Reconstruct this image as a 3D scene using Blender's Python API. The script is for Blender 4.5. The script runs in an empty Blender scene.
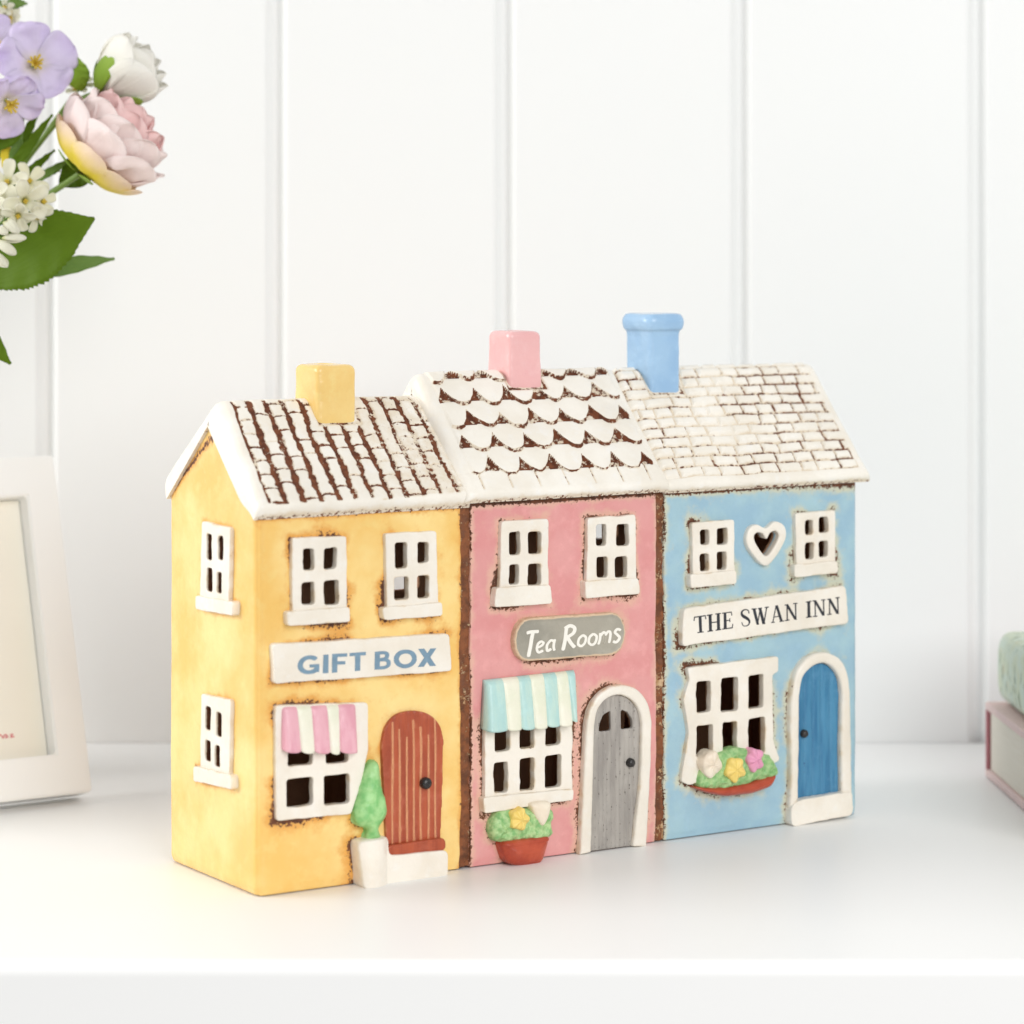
import bpy, bmesh, math, random
import numpy as np
from mathutils import Vector, Matrix
from mathutils.geometry import tessellate_polygon

random.seed(7)
SC = bpy.context.scene
COL = SC.collection

# ------------------------------------------------------------------ view
FPX, HOR, CAMH = 2877.0, 235.0, 0.234        # focal length in pixels, horizon row, camera height (m)
TH = math.radians(32.5)
CT, ST = math.cos(TH), math.sin(TH)
AX, AY = -0.0896, 1.015                       # front left foot corner of the ornament
LEN, DEP = 0.272, 0.0715

def F(px, py, t=0.0):
    """point of the ornament's street front (t metres proud of it) -> (along, up)"""
    c = -t
    k = (px - 512) / FPX
    s = (k * (AY + c * CT) - AX + c * ST) / (CT - k * ST)
    Y = AY + c * CT + ST * s
    return (s, CAMH - (py - HOR) / FPX * Y)

def S(px, py, t=0.0):
    """the same for the left gable side -> (depth, up)"""
    c = -t
    k = (px - 512) / FPX
    d = (AX + CT * c - k * (AY + ST * c)) / (ST + k * CT)
    Y = AY + ST * c + CT * d
    return (d, CAMH - (py - HOR) / FPX * Y)

def W(px, py, Y):
    return Vector(((px - 512) / FPX * Y, Y, CAMH - (py - HOR) / FPX * Y))

# ------------------------------------------------------------------ noise
def _hash(ix, iy, iz, seed):
    h = (ix * 374761393 + iy * 668265263 + iz * 1274126177 + seed * 974711) & 0xFFFFFFFF
    h = ((h ^ (h >> 13)) * 1103515245) & 0xFFFFFFFF
    h = ((h ^ (h >> 16)) * 2654435761) & 0xFFFFFFFF
    return ((h >> 8) & 0xFFFF) / 32767.5 - 1.0

def noise(P, scale, seed=0):
    P = np.asarray(P, dtype=np.float64)
    if P.shape[1] == 2:
        P = np.column_stack([P, np.zeros(len(P))])
    Q = P * scale + 100.37
    I = np.floor(Q).astype(np.int64)
    f = Q - I
    f = f * f * (3 - 2 * f)
    out = np.zeros(len(P))
    for dx in (0, 1):
        wx = f[:, 0] if dx else 1 - f[:, 0]
        for dy in (0, 1):
            wy = f[:, 1] if dy else 1 - f[:, 1]
            for dz in (0, 1):
                wz = f[:, 2] if dz else 1 - f[:, 2]
                out += wx * wy * wz * _hash(I[:, 0] + dx, I[:, 1] + dy, I[:, 2] + dz, seed)
    return out

def fbm(P, scale, seed=0, n=3):
    o, a = 0, 1.0
    for i in range(n):
        o = o + a * noise(P, scale * 2 ** i, seed + i * 17)
        a *= 0.5
    return o / 1.6

def sstep(a, b, x):
    t = np.clip((x - a) / (b - a), 0, 1)
    return t * t * (3 - 2 * t)

def dist(P, poly, closed=True):
    P = np.asarray(P)
    out = np.full(len(P), 1e9)
    n = len(poly)
    for i in range(n if closed else n - 1):
        a = np.array(poly[i]); b = np.array(poly[(i + 1) % n])
        ab = b - a
        L = max(ab @ ab, 1e-16)
        t = np.clip(((P - a) @ ab) / L, 0, 1)
        d = P - a - t[:, None] * ab
        out = np.minimum(out, np.einsum('ij,ij->i', d, d))
    return np.sqrt(out)

# ------------------------------------------------------------------ outlines
def rounded(poly, r, n=4):
    """corners of a polygon rounded by about r"""
    out = []
    m = len(poly)
    for i in range(m):
        p0, p, p1 = Vector(poly[i - 1]), Vector(poly[i]), Vector(poly[(i + 1) % m])
        a, b = p0 - p, p1 - p
        ra = min(r, a.length * .45); rb = min(r, b.length * .45)
        A = p + a.normalized() * ra; B = p + b.normalized() * rb
        for k in range(n + 1):
            t = k / n
            q = A * (1 - t) ** 2 + p * 2 * t * (1 - t) + B * t * t
            out.append((q.x, q.y))
    return out

def wobble(poly, amp, scale, seed, step=0.0015):
    """resample an outline and let it wander like hand-cut clay"""
    out = []
    m = len(poly)
    for i in range(m):
        a, b = np.array(poly[i]), np.array(poly[(i + 1) % m])
        n = max(1, int(np.linalg.norm(b - a) / step))
        for k in range(n):
            out.append(a + (b - a) * k / n)
    P = np.array(out)
    P2 = P.copy()
    P2[:, 0] += amp * noise(P, scale, seed)
    P2[:, 1] += amp * noise(P, scale, seed + 5)
    return [tuple(p) for p in P2]

def cbox(x0, y0, x1, y1, fn=F, t=0.0):
    """pane box in the picture -> rectangle on the facade, centre and size kept"""
    (sa, _), (sb, _) = fn(x0, (y0 + y1) / 2, t), fn(x1, (y0 + y1) / 2, t)
    cx = (x0 + x1) / 2
    za, zb = fn(cx, y1, t)[1], fn(cx, y0, t)[1]
    return (min(sa, sb), za, max(sa, sb), zb)

def rect(b, g=0.0):
    return [(b[0] - g, b[1] - g), (b[2] + g, b[1] - g), (b[2] + g, b[3] + g), (b[0] - g, b[3] + g)]

def catmull(pts, n=8, closed=False):
    P = [np.array(p, float) for p in pts]
    out = []
    m = len(P)
    rng = range(m) if closed else range(m - 1)
    for i in rng:
        if closed:
            p0, p1, p2, p3 = P[i - 1], P[i], P[(i + 1) % m], P[(i + 2) % m]
        else:
            p0, p1, p2, p3 = P[max(i - 1, 0)], P[i], P[i + 1], P[min(i + 2, m - 1)]
        for k in range(n):
            t = k / n
            out.append(.5 * ((2 * p1) + (-p0 + p2) * t + (2 * p0 - 5 * p1 + 4 * p2 - p3) * t * t + (-p0 + 3 * p1 - 3 * p2 + p3) * t ** 3))
    if not closed:
        out.append(P[-1])
    return [tuple(q) for q in out]

def arch(x0, z0, x1, z1, top, n=10):
    """round-headed outline: foot z0, spring z1, crown at top"""
    pts = [(x0, z0), (x1, z0), (x1, z1)]
    c, rx, rz = (x0 + x1) / 2, (x1 - x0) / 2, top - z1
    for k in range(1, n):
        a = math.pi * k / n
        pts.append((c + rx * math.cos(a), z1 + rz * math.sin(a)))
    pts.append((x0, z1))
    return pts

# ------------------------------------------------------------------ materials
def new_mat(name):
    m = bpy.data.materials.new(name)
    m.use_nodes = True
    nt = m.node_tree
    b = nt.nodes['Principled BSDF']
    return m, nt, b

def lin(c):
    return tuple(((x / 12.92) if x <= .04045 else ((x + .055) / 1.055) ** 2.4) for x in (c[0] / 255, c[1] / 255, c[2] / 255)) + (1,)

def mixc(nt, fac, a, b):
    n = nt.nodes.new('ShaderNodeMix'); n.data_type = 'RGBA'
    for sock, v in ((0, fac), (6, a), (7, b)):
        if hasattr(v, 'links'):
            nt.links.new(v, n.inputs[sock])
        else:
            n.inputs[sock].default_value = v
    return n.outputs[2]

def noise_node(nt, scale, detail=3, vec=None, rough=.55):
    if vec is None:
        tc = nt.nodes.new('ShaderNodeTexCoord'); vec = tc.outputs['Object']
    n = nt.nodes.new('ShaderNodeTexNoise')
    n.inputs['Scale'].default_value = scale
    n.inputs['Detail'].default_value = detail
    n.inputs['Roughness'].default_value = rough
    nt.links.new(vec, n.inputs['Vector'])
    return n.outputs['Fac']

def ramp(nt, fac, lo, hi):
    n = nt.nodes.new('ShaderNodeMapRange'); n.interpolation_type = 'SMOOTHSTEP'
    n.inputs['From Min'].default_value = lo; n.inputs['From Max'].default_value = hi
    nt.links.new(fac, n.inputs['Value'])
    return n.outputs['Result']

def math_node(nt, op, a, b):
    n = nt.nodes.new('ShaderNodeMath'); n.operation = op
    for i, v in enumerate((a, b)):
        if hasattr(v, 'links'): nt.links.new(v, n.inputs[i])
        else: n.inputs[i].default_value = v
    return n.outputs[0]

def attr(nt, name):
    n = nt.nodes.new('ShaderNodeAttribute'); n.attribute_name = name
    return n.outputs['Fac']

def bump(nt, b, fac, strength, distance):
    n = nt.nodes.new('ShaderNodeBump')
    n.inputs['Strength'].default_value = strength; n.inputs['Distance'].default_value = distance
    nt.links.new(fac, n.inputs['Height']); nt.links.new(n.outputs['Normal'], b.inputs['Normal'])

BROWN = lin((112, 66, 40))
DBROWN = lin((84, 50, 32))

def glaze(name, col, col2=None, halo=None, rough=.28, stain=BROWN, stain2=DBROWN, inside=None, streak=False, nscale=60, speck=700, bstr=.35, mott=.35):
    m, nt, b = new_mat(name)
    c1 = lin(col); c2 = lin(col2) if col2 else tuple(x * .85 for x in c1[:3]) + (1,)
    tc = nt.nodes.new('ShaderNodeTexCoord')
    vec = tc.outputs['Object']
    if streak:
        mp = nt.nodes.new('ShaderNodeMapping'); mp.inputs['Scale'].default_value = (1, 1, .12)
        nt.links.new(vec, mp.inputs['Vector'])
        nf = noise_node(nt, 320, 4, mp.outputs['Vector'])
    else:
        nf = noise_node(nt, nscale, 4, vec)
    base = mixc(nt, ramp(nt, nf, .35, .68), c1, c2)
    blot = ramp(nt, noise_node(nt, 150, 5, vec, .65), .50, .72)
    base = mixc(nt, math_node(nt, 'MULTIPLY', blot, mott), base, tuple(min(.9, x * 1.12 + .05) for x in c1[:3]) + (1,))
    pool = ramp(nt, noise_node(nt, 18, 2, vec), .45, .75)
    base = mixc(nt, math_node(nt, 'MULTIPLY', pool, mott), base, tuple(x * .86 for x in c2[:3]) + (1,))
    fine = noise_node(nt, 1500, 2, vec)
    fm = ramp(nt, fine, .6, .8)
    base = mixc(nt, math_node(nt, 'MULTIPLY', fm, .22), base, tuple(x * .72 for x in c1[:3]) + (1,))
    st = attr(nt, 'stain')
    if halo:
        base = mixc(nt, ramp(nt, math_node(nt, 'ADD', st, math_node(nt, 'MULTIPLY', math_node(nt, 'SUBTRACT', noise_node(nt, 190, 5, vec, .65), .5), .75)), .08, .42), base, lin(halo))
    sp = noise_node(nt, speck, 3, vec, .7)
    k = math_node(nt, 'ADD', st, math_node(nt, 'MULTIPLY', math_node(nt, 'SUBTRACT', sp, .5), 1.5))
    sm = ramp(nt, k, .46, .60)
    dk = mixc(nt, ramp(nt, noise_node(nt, 380, 3, vec), .38, .62), stain, stain2)
    base = mixc(nt, sm, base, dk)
    rr = math_node(nt, 'ADD', math_node(nt, 'MULTIPLY', sm, .5), rough)
    if inside:
        ins = attr(nt, 'inside')
        base = mixc(nt, ins, base, lin(inside))
        rr = math_node(nt, 'MAXIMUM', rr, math_node(nt, 'MULTIPLY', ins, .85))
    nt.links.new(base, b.inputs['Base Color'])
    nt.links.new(rr, b.inputs['Roughness'])
    hb = math_node(nt, 'ADD', noise_node(nt, 260, 4, vec), math_node(nt, 'MULTIPLY', noise_node(nt, 1800, 2, vec), .25))
    hb = math_node(nt, 'SUBTRACT', hb, math_node(nt, 'MULTIPLY', sm, .35))
    bump(nt, b, hb, bstr, .0008)
    b.inputs['Specular IOR Level'].default_value = .45
    return m

def paint(name, col, rough=.4, nscale=8, amt=.04, bscale=0, bstr=.1, bdist=.0004):
    m, nt, b = new_mat(name)
    c = lin(col)
    nf = noise_node(nt, nscale, 4)
    nt.links.new(mixc(nt, nf, tuple(x * (1 - amt) for x in c[:3]) + (1,), tuple(min(1, x * (1 + amt)) for x in c[:3]) + (1,)), b.inputs['Base Color'])
    b.inputs['Roughness'].default_value = rough
    if bscale:
        bump(nt, b, noise_node(nt, bscale, 3), bstr, bdist)
    return m

IN = (182, 138, 106)
M = {}
M['yellow'] = glaze('yellow_glaze', (248, 218, 146), (240, 194, 108), halo=(230, 170, 88), inside=IN, nscale=32, rough=.18, mott=.2)
M['pink'] = glaze('pink_glaze', (226, 161, 158), (220, 148, 146), halo=(226, 178, 160), inside=IN, rough=.2, mott=.35)
M['blue'] = glaze('blue_glaze', (153, 187, 206), (168, 200, 210), halo=(202, 204, 184), inside=IN, rough=.2, mott=.3)
M['cream'] = glaze('cream_glaze', (242, 235, 223), (235, 226, 211), halo=(222, 202, 172), rough=.26)
M['roof'] = glaze('roof_glaze', (246, 241, 231), (238, 231, 218), halo=(226, 212, 190), rough=.4, stain=lin((122, 70, 44)), stain2=lin((92, 50, 32)))
M['yellow_chimney'] = glaze('chimney_yellow', (246, 214, 142), (240, 202, 124), rough=.12)
M['pink_chimney'] = glaze('chimney_pink', (240, 188, 186), (236, 178, 178), rough=.12)
M['blue_chimney'] = glaze('chimney_blue', (164, 198, 228), (152, 188, 222), rough=.1)
M['rust'] = glaze('russet_door_glaze', (180, 86, 54), (158, 70, 44), halo=(206, 140, 100), rough=.35, streak=True, stain=lin((222, 160, 118)), stain2=lin((206, 138, 98)))
M['grey'] = glaze('grey_door_glaze', (176, 170, 162), (150, 144, 138), rough=.5, streak=True, stain=lin((100, 94, 90)), stain2=lin((84, 80, 76)))
M['teal'] = glaze('blue_door_glaze', (80, 142, 178), (56, 116, 156), rough=.25, streak=True, stain=lin((28, 70, 110)), stain2=lin((28, 70, 110)))
M['signgrey'] = glaze('grey_sign_glaze', (168, 162, 148), (150, 146, 134), halo=(216, 190, 160), rough=.45, stain=lin((222, 196, 166)), stain2=lin((206, 176, 146)))
M['green'] = glaze('green_glaze', (168, 216, 146), (124, 190, 114), rough=.4, nscale=260)
M['foliage'] = glaze('foliage_glaze', (182, 212, 150), (124, 178, 110), rough=.45, nscale=420)
M['terracotta'] = glaze('terracotta_glaze', (190, 84, 56), (170, 66, 44), rough=.3, nscale=160)
M['yflower'] = glaze('yellow_bloom_glaze', (246, 220, 128), (240, 204, 100), rough=.4)
M['pflower'] = glaze('pink_bloom_glaze', (238, 168, 196), (230, 150, 184), rough=.4)
M['wflower'] = glaze('white_bloom_glaze', (242, 232, 212), (236, 220, 198), rough=.35)
M['aw_pink'] = glaze('awning_pink', (234, 180, 190), (224, 160, 174), rough=.3, streak=True)
M['aw_cream'] = glaze('awning_cream', (240, 236, 218), (228, 230, 206), rough=.3)
M['aw_teal'] = glaze('awning_teal', (178, 214, 210), (196, 222, 210), rough=.3, streak=True)
M['knob'] = glaze('dark_knob', (58, 54, 52), (34, 32, 32), rough=.25)
M['seam'] = glaze('bare_clay', (140, 84, 50), (100, 60, 38), rough=.8, nscale=300, stain=lin((206, 176, 140)), stain2=lin((180, 140, 100)), bstr=.9)
M['ink_blue'] = paint('blue_lettering', (120, 148, 168), .4, 420, .25)
M['ink_black'] = paint('black_lettering', (44, 46, 54), .4, 420, .45)
M['ink_white'] = paint('white_lettering', (244, 240, 230), .4, 400, .03)

# ------------------------------------------------------------------ mesh helpers
def link(name, me, parent=None, mat=None):
    o = bpy.data.objects.new(name, me)
    COL.objects.link(o)
    if parent: o.parent = parent
    if mat:
        for mm in (mat if isinstance(mat, (list, tuple)) else [mat]):
            me.materials.append(mm)
    return o

def smooth(me):
    me.polygons.foreach_set('use_smooth', [True] * len(me.polygons))

def prism(polys, t0, t1):
    """polys: [(outline, [holes])] in (a,b); -> verts (a,b,t) and triangles"""
    V, Fc = [], []
    for outer, holes in polys:
        loops = [outer] + list(holes)
        tri = tessellate_polygon([[Vector((p[0], p[1], 0)) for p in l] for l in loops])
        flat = [p for l in loops for p in l]
        n = len(flat); b0 = len(V)
        V += [(p[0], p[1], t0) for p in flat] + [(p[0], p[1], t1) for p in flat]
        for t in tri:
            Fc.append((b0 + t[0], b0 + t[1], b0 + t[2]))
            Fc.append((b0 + n + t[2], b0 + n + t[1], b0 + n + t[0]))
        k = 0
        for l in loops:
            m = len(l)
            for i in range(m):
                j = (i + 1) % m
                Fc.append((b0 + k + i, b0 + k + j, b0 + n + k + j, b0 + n + k + i))
            k += m
    return V, Fc

def clean(V, Fc):
    me = bpy.data.meshes.new('m')
    me.from_pydata([tuple(v) for v in V], [], Fc)
    bm = bmesh.new(); bm.from_mesh(me)
    bmesh.ops.recalc_face_normals(bm, faces=bm.faces)
    bm.to_mesh(me); bm.free()
    return me

def remesh(V, Fc, vox, it=4):
    """fuse overlapping clay slabs into one skin and soften it"""
    me = clean(V, Fc)
    o = bpy.data.objects.new('t', me); COL.objects.link(o)
    r = o.modifiers.new('r', 'REMESH'); r.mode = 'VOXEL'; r.voxel_size = vox
    if it:
        s = o.modifiers.new('s', 'SMOOTH'); s.iterations = it; s.factor = .5
    dg = bpy.context.evaluated_depsgraph_get()
    out = bpy.data.meshes.new_from_object(o.evaluated_get(dg))
    bpy.data.objects.remove(o); bpy.data.meshes.remove(me)
    return out

def coords(me):
    a = np.empty(len(me.vertices) * 3); me.vertices.foreach_get('co', a)
    return a.reshape(-1, 3)

def normals(me):
    a = np.empty(len(me.vertices) * 3); me.vertices.foreach_get('normal', a)
    return a.reshape(-1, 3)

def put(me, co):
    me.vertices.foreach_set('co', np.ascontiguousarray(co).ravel()); me.update()

def set_attr(me, name, val):
    a = me.attributes.new(name, 'FLOAT', 'POINT')
    a.data.foreach_set('value', np.ascontiguousarray(val, dtype=np.float32))

def to_local(co, side):
    """(a,b,t) -> ornament axes; the empty sits at the middle of the foot"""
    out = np.empty_like(co)
    if side == 'front':
        out[:, 0] = co[:, 0]; out[:, 1] = -co[:, 2]; out[:, 2] = co[:, 1]
    else:
        out[:, 0] = -co[:, 2]; out[:, 1] = co[:, 0]; out[:, 2] = co[:, 1]
    return out - np.array([LEN / 2, DEP / 2, 0])

SEED = [0]
def slab(name, polys, t0, t1, mat, parent, side='front', vox=.00035, it=4, lump=.00012, lscale=220,
         relief=None, stain=None, puff=None, edge=.0, deep=None):
    """one clay piece laid on the ornament: outline(s) with holes, t0..t1 proud of the wall"""
    SEED[0] += 1
    V, Fc = prism(polys, t0, t1)
    me = remesh(V, Fc, vox, it)
    co = coords(me); n = normals(me)
    P = co[:, :2]
    front = sstep(.2, .7, n[:, 2])
    st = np.zeros(len(co))
    d = None
    if puff or edge:
        d = np.full(len(co), 1e9)
        for o, hs in polys:
            for l in [o] + list(hs):
                d = np.minimum(d, dist(P, l))
    if puff:
        R, h = puff
        x = np.clip(d / R, 0, 1)
        co[:, 2] += front * h * np.sqrt(np.clip(1 - (1 - x) ** 2, 0, 1))
    if relief: co[:, 2] += front * relief(P)
    if stain is not None: st = np.maximum(st, stain(P))
    if edge: st = np.maximum(st, edge * np.exp(-d / .0006) * (.6 + .8 * np.clip(noise(P, 300, SEED[0]), -.5, 1)))
    if deep:
        dh = np.min([dist(P, l) for l in deep], axis=0)
        st = np.maximum(st, .95 * (dh < .0007) * sstep(t1 - .0004, t1 - .0010, co[:, 2]))
    co += n * (lump * fbm(co, lscale, SEED[0]))[:, None]
    put(me, to_local(co, side))
    if (stain is not None) or edge: set_attr(me, 'stain', st)
    smooth(me)
    # normals must point outwards after the mirrored side mapping
    if side != 'front':
        me.flip_normals() if False else None
    return link(name, me, parent, mat)

# ------------------------------------------------------------------ tags
def thing(name, label, cat, loc, group=None):
    o = bpy.data.objects.new(name, None); COL.objects.link(o)
    o.empty_display_size = .01
    o.location = loc; o['label'] = label; o['category'] = cat
    if group: o['group'] = group
    return o

def tag(o, label, cat, group=None, kind=None):
    o['label'] = label; o['category'] = cat
    if group: o['group'] = group
    if kind: o['kind'] = kind
    return o

# ================================================================== ORNAMENT
root = thing('ceramic_house_row', 'glazed ceramic row of three joined toy houses in yellow, pink and blue', 'ornament',
             (AX + CT * LEN / 2 - ST * DEP / 2, AY + ST * LEN / 2 + CT * DEP / 2, 0.0004))
root.rotation_euler = (0, 0, TH)

# --- window measurements: frame outline, sill outline, panes
def quad(pts, fn=F, t=.002):
    return [fn(x, y, t) for x, y in pts]

WIN = dict(
    y_left=dict(fr=[(293, 539), (347.6, 537), (347.6, 616), (293, 619)], sill=[(288, 613), (350.5, 608), (350.8, 623), (288.5, 627.5)],
                panes=[(303.7, 550, 315, 571.4), (325, 549, 337.5, 570.4), (302.4, 583.3, 315.3, 606), (325, 581.7, 339.5, 606)]),
    y_right=dict(fr=[(386, 535), (437.5, 532.2), (439.5, 612), (388, 616)], sill=[(383, 609), (443, 603.5), (443.3, 617), (384.6, 621.5)],
                 panes=[(396, 543.7, 407.8, 569.5), (418.4, 543.7, 429.4, 564), (395, 578, 409.4, 601), (418.4, 577, 429.7, 599.4)]),
    p_left=dict(fr=[(502.3, 522.5), (549, 520), (549.5, 600), (500, 603)], sill=[(496.5, 589), (551.5, 585.5), (552.8, 605), (495, 609)],
                panes=[(510, 533, 521, 556), (529, 533, 542, 555), (510, 565.7, 520, 586), (529, 565, 542, 587)]),
    p_right=dict(fr=[(588.7, 519), (636.5, 516), (637.5, 592), (587.5, 595)], sill=[(585.5, 582), (639.5, 579), (640.5, 595), (586, 600)],
                 panes=[(597, 525.5, 607, 547), (617.4, 525.5, 629.7, 547), (597.7, 558, 608.6, 579), (616, 558, 628, 579)]),
    b_left=dict(fr=[(693.2, 524), (735.2, 520.5), (735.6, 580), (694, 584)], sill=[(691, 575.5), (737, 571.5), (737.2, 585), (691.5, 589.5)],
                panes=[(701, 531, 710, 546), (717.5, 529, 728.5, 546), (701, 555, 710, 572.6), (717.5, 553, 727.5, 571)]),
    b_right=dict(fr=[(796.3, 514.3), (836, 511), (836.5, 568), (797.5, 572)], sill=[(795, 566), (838.3, 562), (838.5, 574), (795.5, 579)],
                 panes=[(806, 521, 814, 536), (820, 518, 829.2, 534), (806, 544, 815, 560.5), (820, 542, 829, 558.5)]),
    y_shop=dict(fr=[(276.3, 707), (369, 703.5), (369.3, 752), (363, 780), (352, 815.5), (277.4, 822.5)], sill=None,
                panes=[(288.6, 742, 313.7, 766.6), (326.6, 740, 349, 764.4), (287, 779.5, 313.7, 808), (325, 776, 350.3, 806)]),
    p_shop=dict(fr=[(486, 700), (573, 692), (573.5, 800), (485.5, 811)], sill=[(483.5, 799), (574.5, 790), (574, 801.5), (485, 815)],
                panes=[(495.7, 722, 511, 752.6), (520.6, 719, 535, 749.7), (546.4, 716, 561, 746.8), (494.8, 763.5, 508.9, 794), (520.6, 759.4, 535, 791.6), (546, 756.4, 562, 788.7)]),
    b_shop=dict(fr=[(688, 669), (779.5, 657.5), (779.8, 672.5), (773.5, 676), (774.3, 742), (781, 761), (770, 768), (722, 775), (690, 787), (682.5, 783), (684.5, 765), (690, 735), (684.5, 700), (690.5, 681)], sill=None,
                panes=[(697.4, 682.6, 711.6, 713.5), (722, 679, 739, 712.7), (749.4, 676, 764.4, 709.4), (697.4, 726.7, 713.8, 758.7), (723.4, 723, 738, 757.7), (749.4, 719, 765.8, 755)]),
)
SIDEWIN = dict(
    upper=dict(fr=[(200.5, 522), (229, 529), (227.5, 610), (198.3, 605)], sill=[(194.5, 597), (232, 603), (231.5, 617), (194.5, 611)],
               panes=[(205.5, 535, 210.5, 561), (216.8, 537, 221.8, 561), (205.5, 569, 211, 593), (215.6, 573.5, 220.4, 594.5)]),
    lower=dict(fr=[(200, 695), (229.3, 701), (228, 784), (198.5, 777)], sill=[(192.5, 767), (230, 776.5), (230.5, 791), (192.5, 782)],
               panes=[(204, 708, 209.4, 731), (215, 713.5, 220.4, 737.6), (204, 741.5, 209.4, 762), (213.5, 747, 218.6, 768)]),
)
TW = .0026
# --- other facade outlines
SIGN = dict(
    y=quad([(272.7, 645.4), (449.5, 634.6), (452.6, 672.5), (274.6, 685.4)], t=.003),
    b=quad([(684, 609.7), (846, 586.5), (849, 624.5), (682.5, 647.7)], t=.003))
_l, _r = F(514.6, 642, .003), F(626, 634, .003)
def stadium(p0, p1, h, n=8):
    a = Vector(p0); b = Vector(p1); u = (b - a).normalized(); v = Vector((-u.y, u.x))
    pts = []
    r = h * .78
    for k in range(n + 1):
        q = -math.pi / 2 + math.pi * k / n
        pts.append(b - u * r + u * r * math.cos(q) + v * h * math.sin(q))
    for k in range(n + 1):
        q = math.pi / 2 + math.pi * k / n
        pts.append(a + u * r + u * r * math.cos(q) + v * h * math.sin(q))
    return [(p.x, p.y) for p in pts]
SIGN['p'] = stadium(_l, _r, .0081)

def door_poly(pts, t=.002):
    return catmull([F(x, y, t) for x, y in pts], 6, closed=True)

Y_DOOR = [F(x, y, .002) for x, y in [(387.5, 846), (384.5, 790), (382.5, 747)]] + \
    catmull([F(x, y, .002) for x, y in [(382.5, 747), (386.5, 729), (397.5, 716.5), (414, 712.3), (430, 715.5), (440.5, 726), (444.5, 741)]], 5) + \
    [F(x, y, .002) for x, y in [(443.5, 790), (441.5, 841)]]
Y_DOORSILL = rounded([F(x, y, .003) for x, y in [(386.5, 847), (445, 838.5), (446, 851), (400, 859.5), (386, 857)]], .002)
Y_STEP = rounded([F(x, y, .0042) for x, y in [(355.6, 842), (387.6, 836.8), (389, 857), (447.7, 851), (447.7, 880), (383, 888.3), (371, 890.6), (360, 889.3)]], .0022)
Y_BUSH = catmull([F(x, y, .0018) for x, y in [(371.8, 761.8), (377.5, 766), (380, 785), (385, 806), (383.5, 818), (377, 829), (379.5, 840), (364, 841), (366, 830), (356, 826), (353, 818), (357, 795), (364, 772)]], 5, True)
P_FRAME = [F(x, y, .002) for x, y in [(579.3, 856), (582.5, 790), (585.4, 735)]] + \
    catmull([F(x, y, .002) for x, y in [(585.4, 735), (588.5, 712), (600, 694), (619, 685.8), (636, 690), (647, 704), (651.3, 724)]], 5) + \
    [F(x, y, .002) for x, y in [(649.5, 780), (645.5, 847.5)]]
P_DOOR = [F(x, y, .003) for x, y in [(591.8, 853.5), (593.8, 790), (595, 728)]] + \
    catmull([F(x, y, .003) for x, y in [(595, 728), (598.5, 711), (608, 700), (620, 696.5), (632, 701), (640, 712), (643, 726)]], 5) + \
    [F(x, y, .003) for x, y in [(641, 785), (633.6, 848)]]
P_FANS = [rounded([F(x, y, .0015) for x, y in [(599.5, 733), (600.5, 724), (604, 716), (611.8, 711.5), (612, 731.8)]], .0009),
          rounded([F(x, y, .0015) for x, y in [(621.8, 731), (621.6, 710.8), (629, 713.5), (633, 721), (634, 729.5)]], .0009)]
P_POT = rounded([F(x, y, .0022) for x, y in [(497, 841), (547, 835), (539, 864), (518, 867), (503.5, 864)]], .003)
P_PLANT = wobble(catmull([F(x, y, .0016) for x, y in [(494, 843), (488.5, 828), (494, 815), (507, 810), (524, 808), (540, 806), (551, 812), (550, 826), (547, 838), (520, 843)]], 4, True), .0008, 300, 3, .0008)
B_FRAME = [F(x, y, .002) for x, y in [(788.5, 812), (790, 770), (789, 734), (790, 700)]] + \
    catmull([F(x, y, .002) for x, y in [(790, 700), (794.5, 675), (806, 659), (821.8, 653.2), (837, 658), (846, 672), (849, 692)]], 5) + \
    [F(x, y, .002) for x, y in [(850, 740), (850.8, 795)]]
B_DOOR = [F(x, y, .002) for x, y in [(797, 800), (798, 745), (798.2, 696)]] + \
    catmull([F(x, y, .002) for x, y in [(798.2, 696), (802, 678), (811, 667.5), (822, 664), (832, 669), (838.5, 680), (840.6, 696)]], 5) + \
    [F(x, y, .002) for x, y in [(839.5, 745), (840.4, 794)]]
B_STEP = rounded([F(x, y, .0036) for x, y in [(790.6, 807), (800, 800.5), (838, 794.5), (852.3, 791.5), (852.6, 816), (830, 820), (790.8, 828)]], .0025)
HEART = catmull([F(x, y, .002) for x, y in [(766.5, 567), (754, 557), (746.5, 543), (749, 530), (757, 525.5), (766, 529), (775, 522.5), (784, 526.5), (786, 538), (779, 553)]], 5, True)
HEART_IN = catmull([F(x, y, .002) for x, y in [(766.3, 557), (757.5, 547.5), (754, 538), (757.5, 533.5), (763, 535), (766.5, 540), (770.5, 534), (776, 532.2), (778.8, 537.5), (774, 548)]], 5, True)
B_BOX = rounded([F(x, y, .002) for x, y in [(690, 787), (715, 788), (745, 783), (774, 774), (768, 787), (748, 794), (722, 797), (702, 793)]], .002)
B_LEAVES = wobble(catmull([F(x, y, .0018) for x, y in [(697, 788), (697, 772), (706, 762), (722, 752), (738, 748), (758, 752), (770, 759), (775, 772), (768, 779), (740, 787), (715, 790)]], 4, True), .0009, 280, 9, .0008)

# --- the three bodies
def boxf(b, t=.0):
    return rect(b, t)

HOUSES = {
    'y': dict(s0=-.0006, s1=.0840, mat='yellow', label='yellow glazed wall of the gift shop, two windows in its gable', round=('L',)),
    'p': dict(s0=.0880, s1=.1722, mat='pink', label='dusty pink wall of the middle tea house', round=()),
    'b': dict(s0=.1758, s1=.2722, mat='blue', label='pale blue wall of the inn', round=('R',)),
}
ZE, ZR, ZB = .1350, .1662, .1410
WT = .0032

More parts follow.
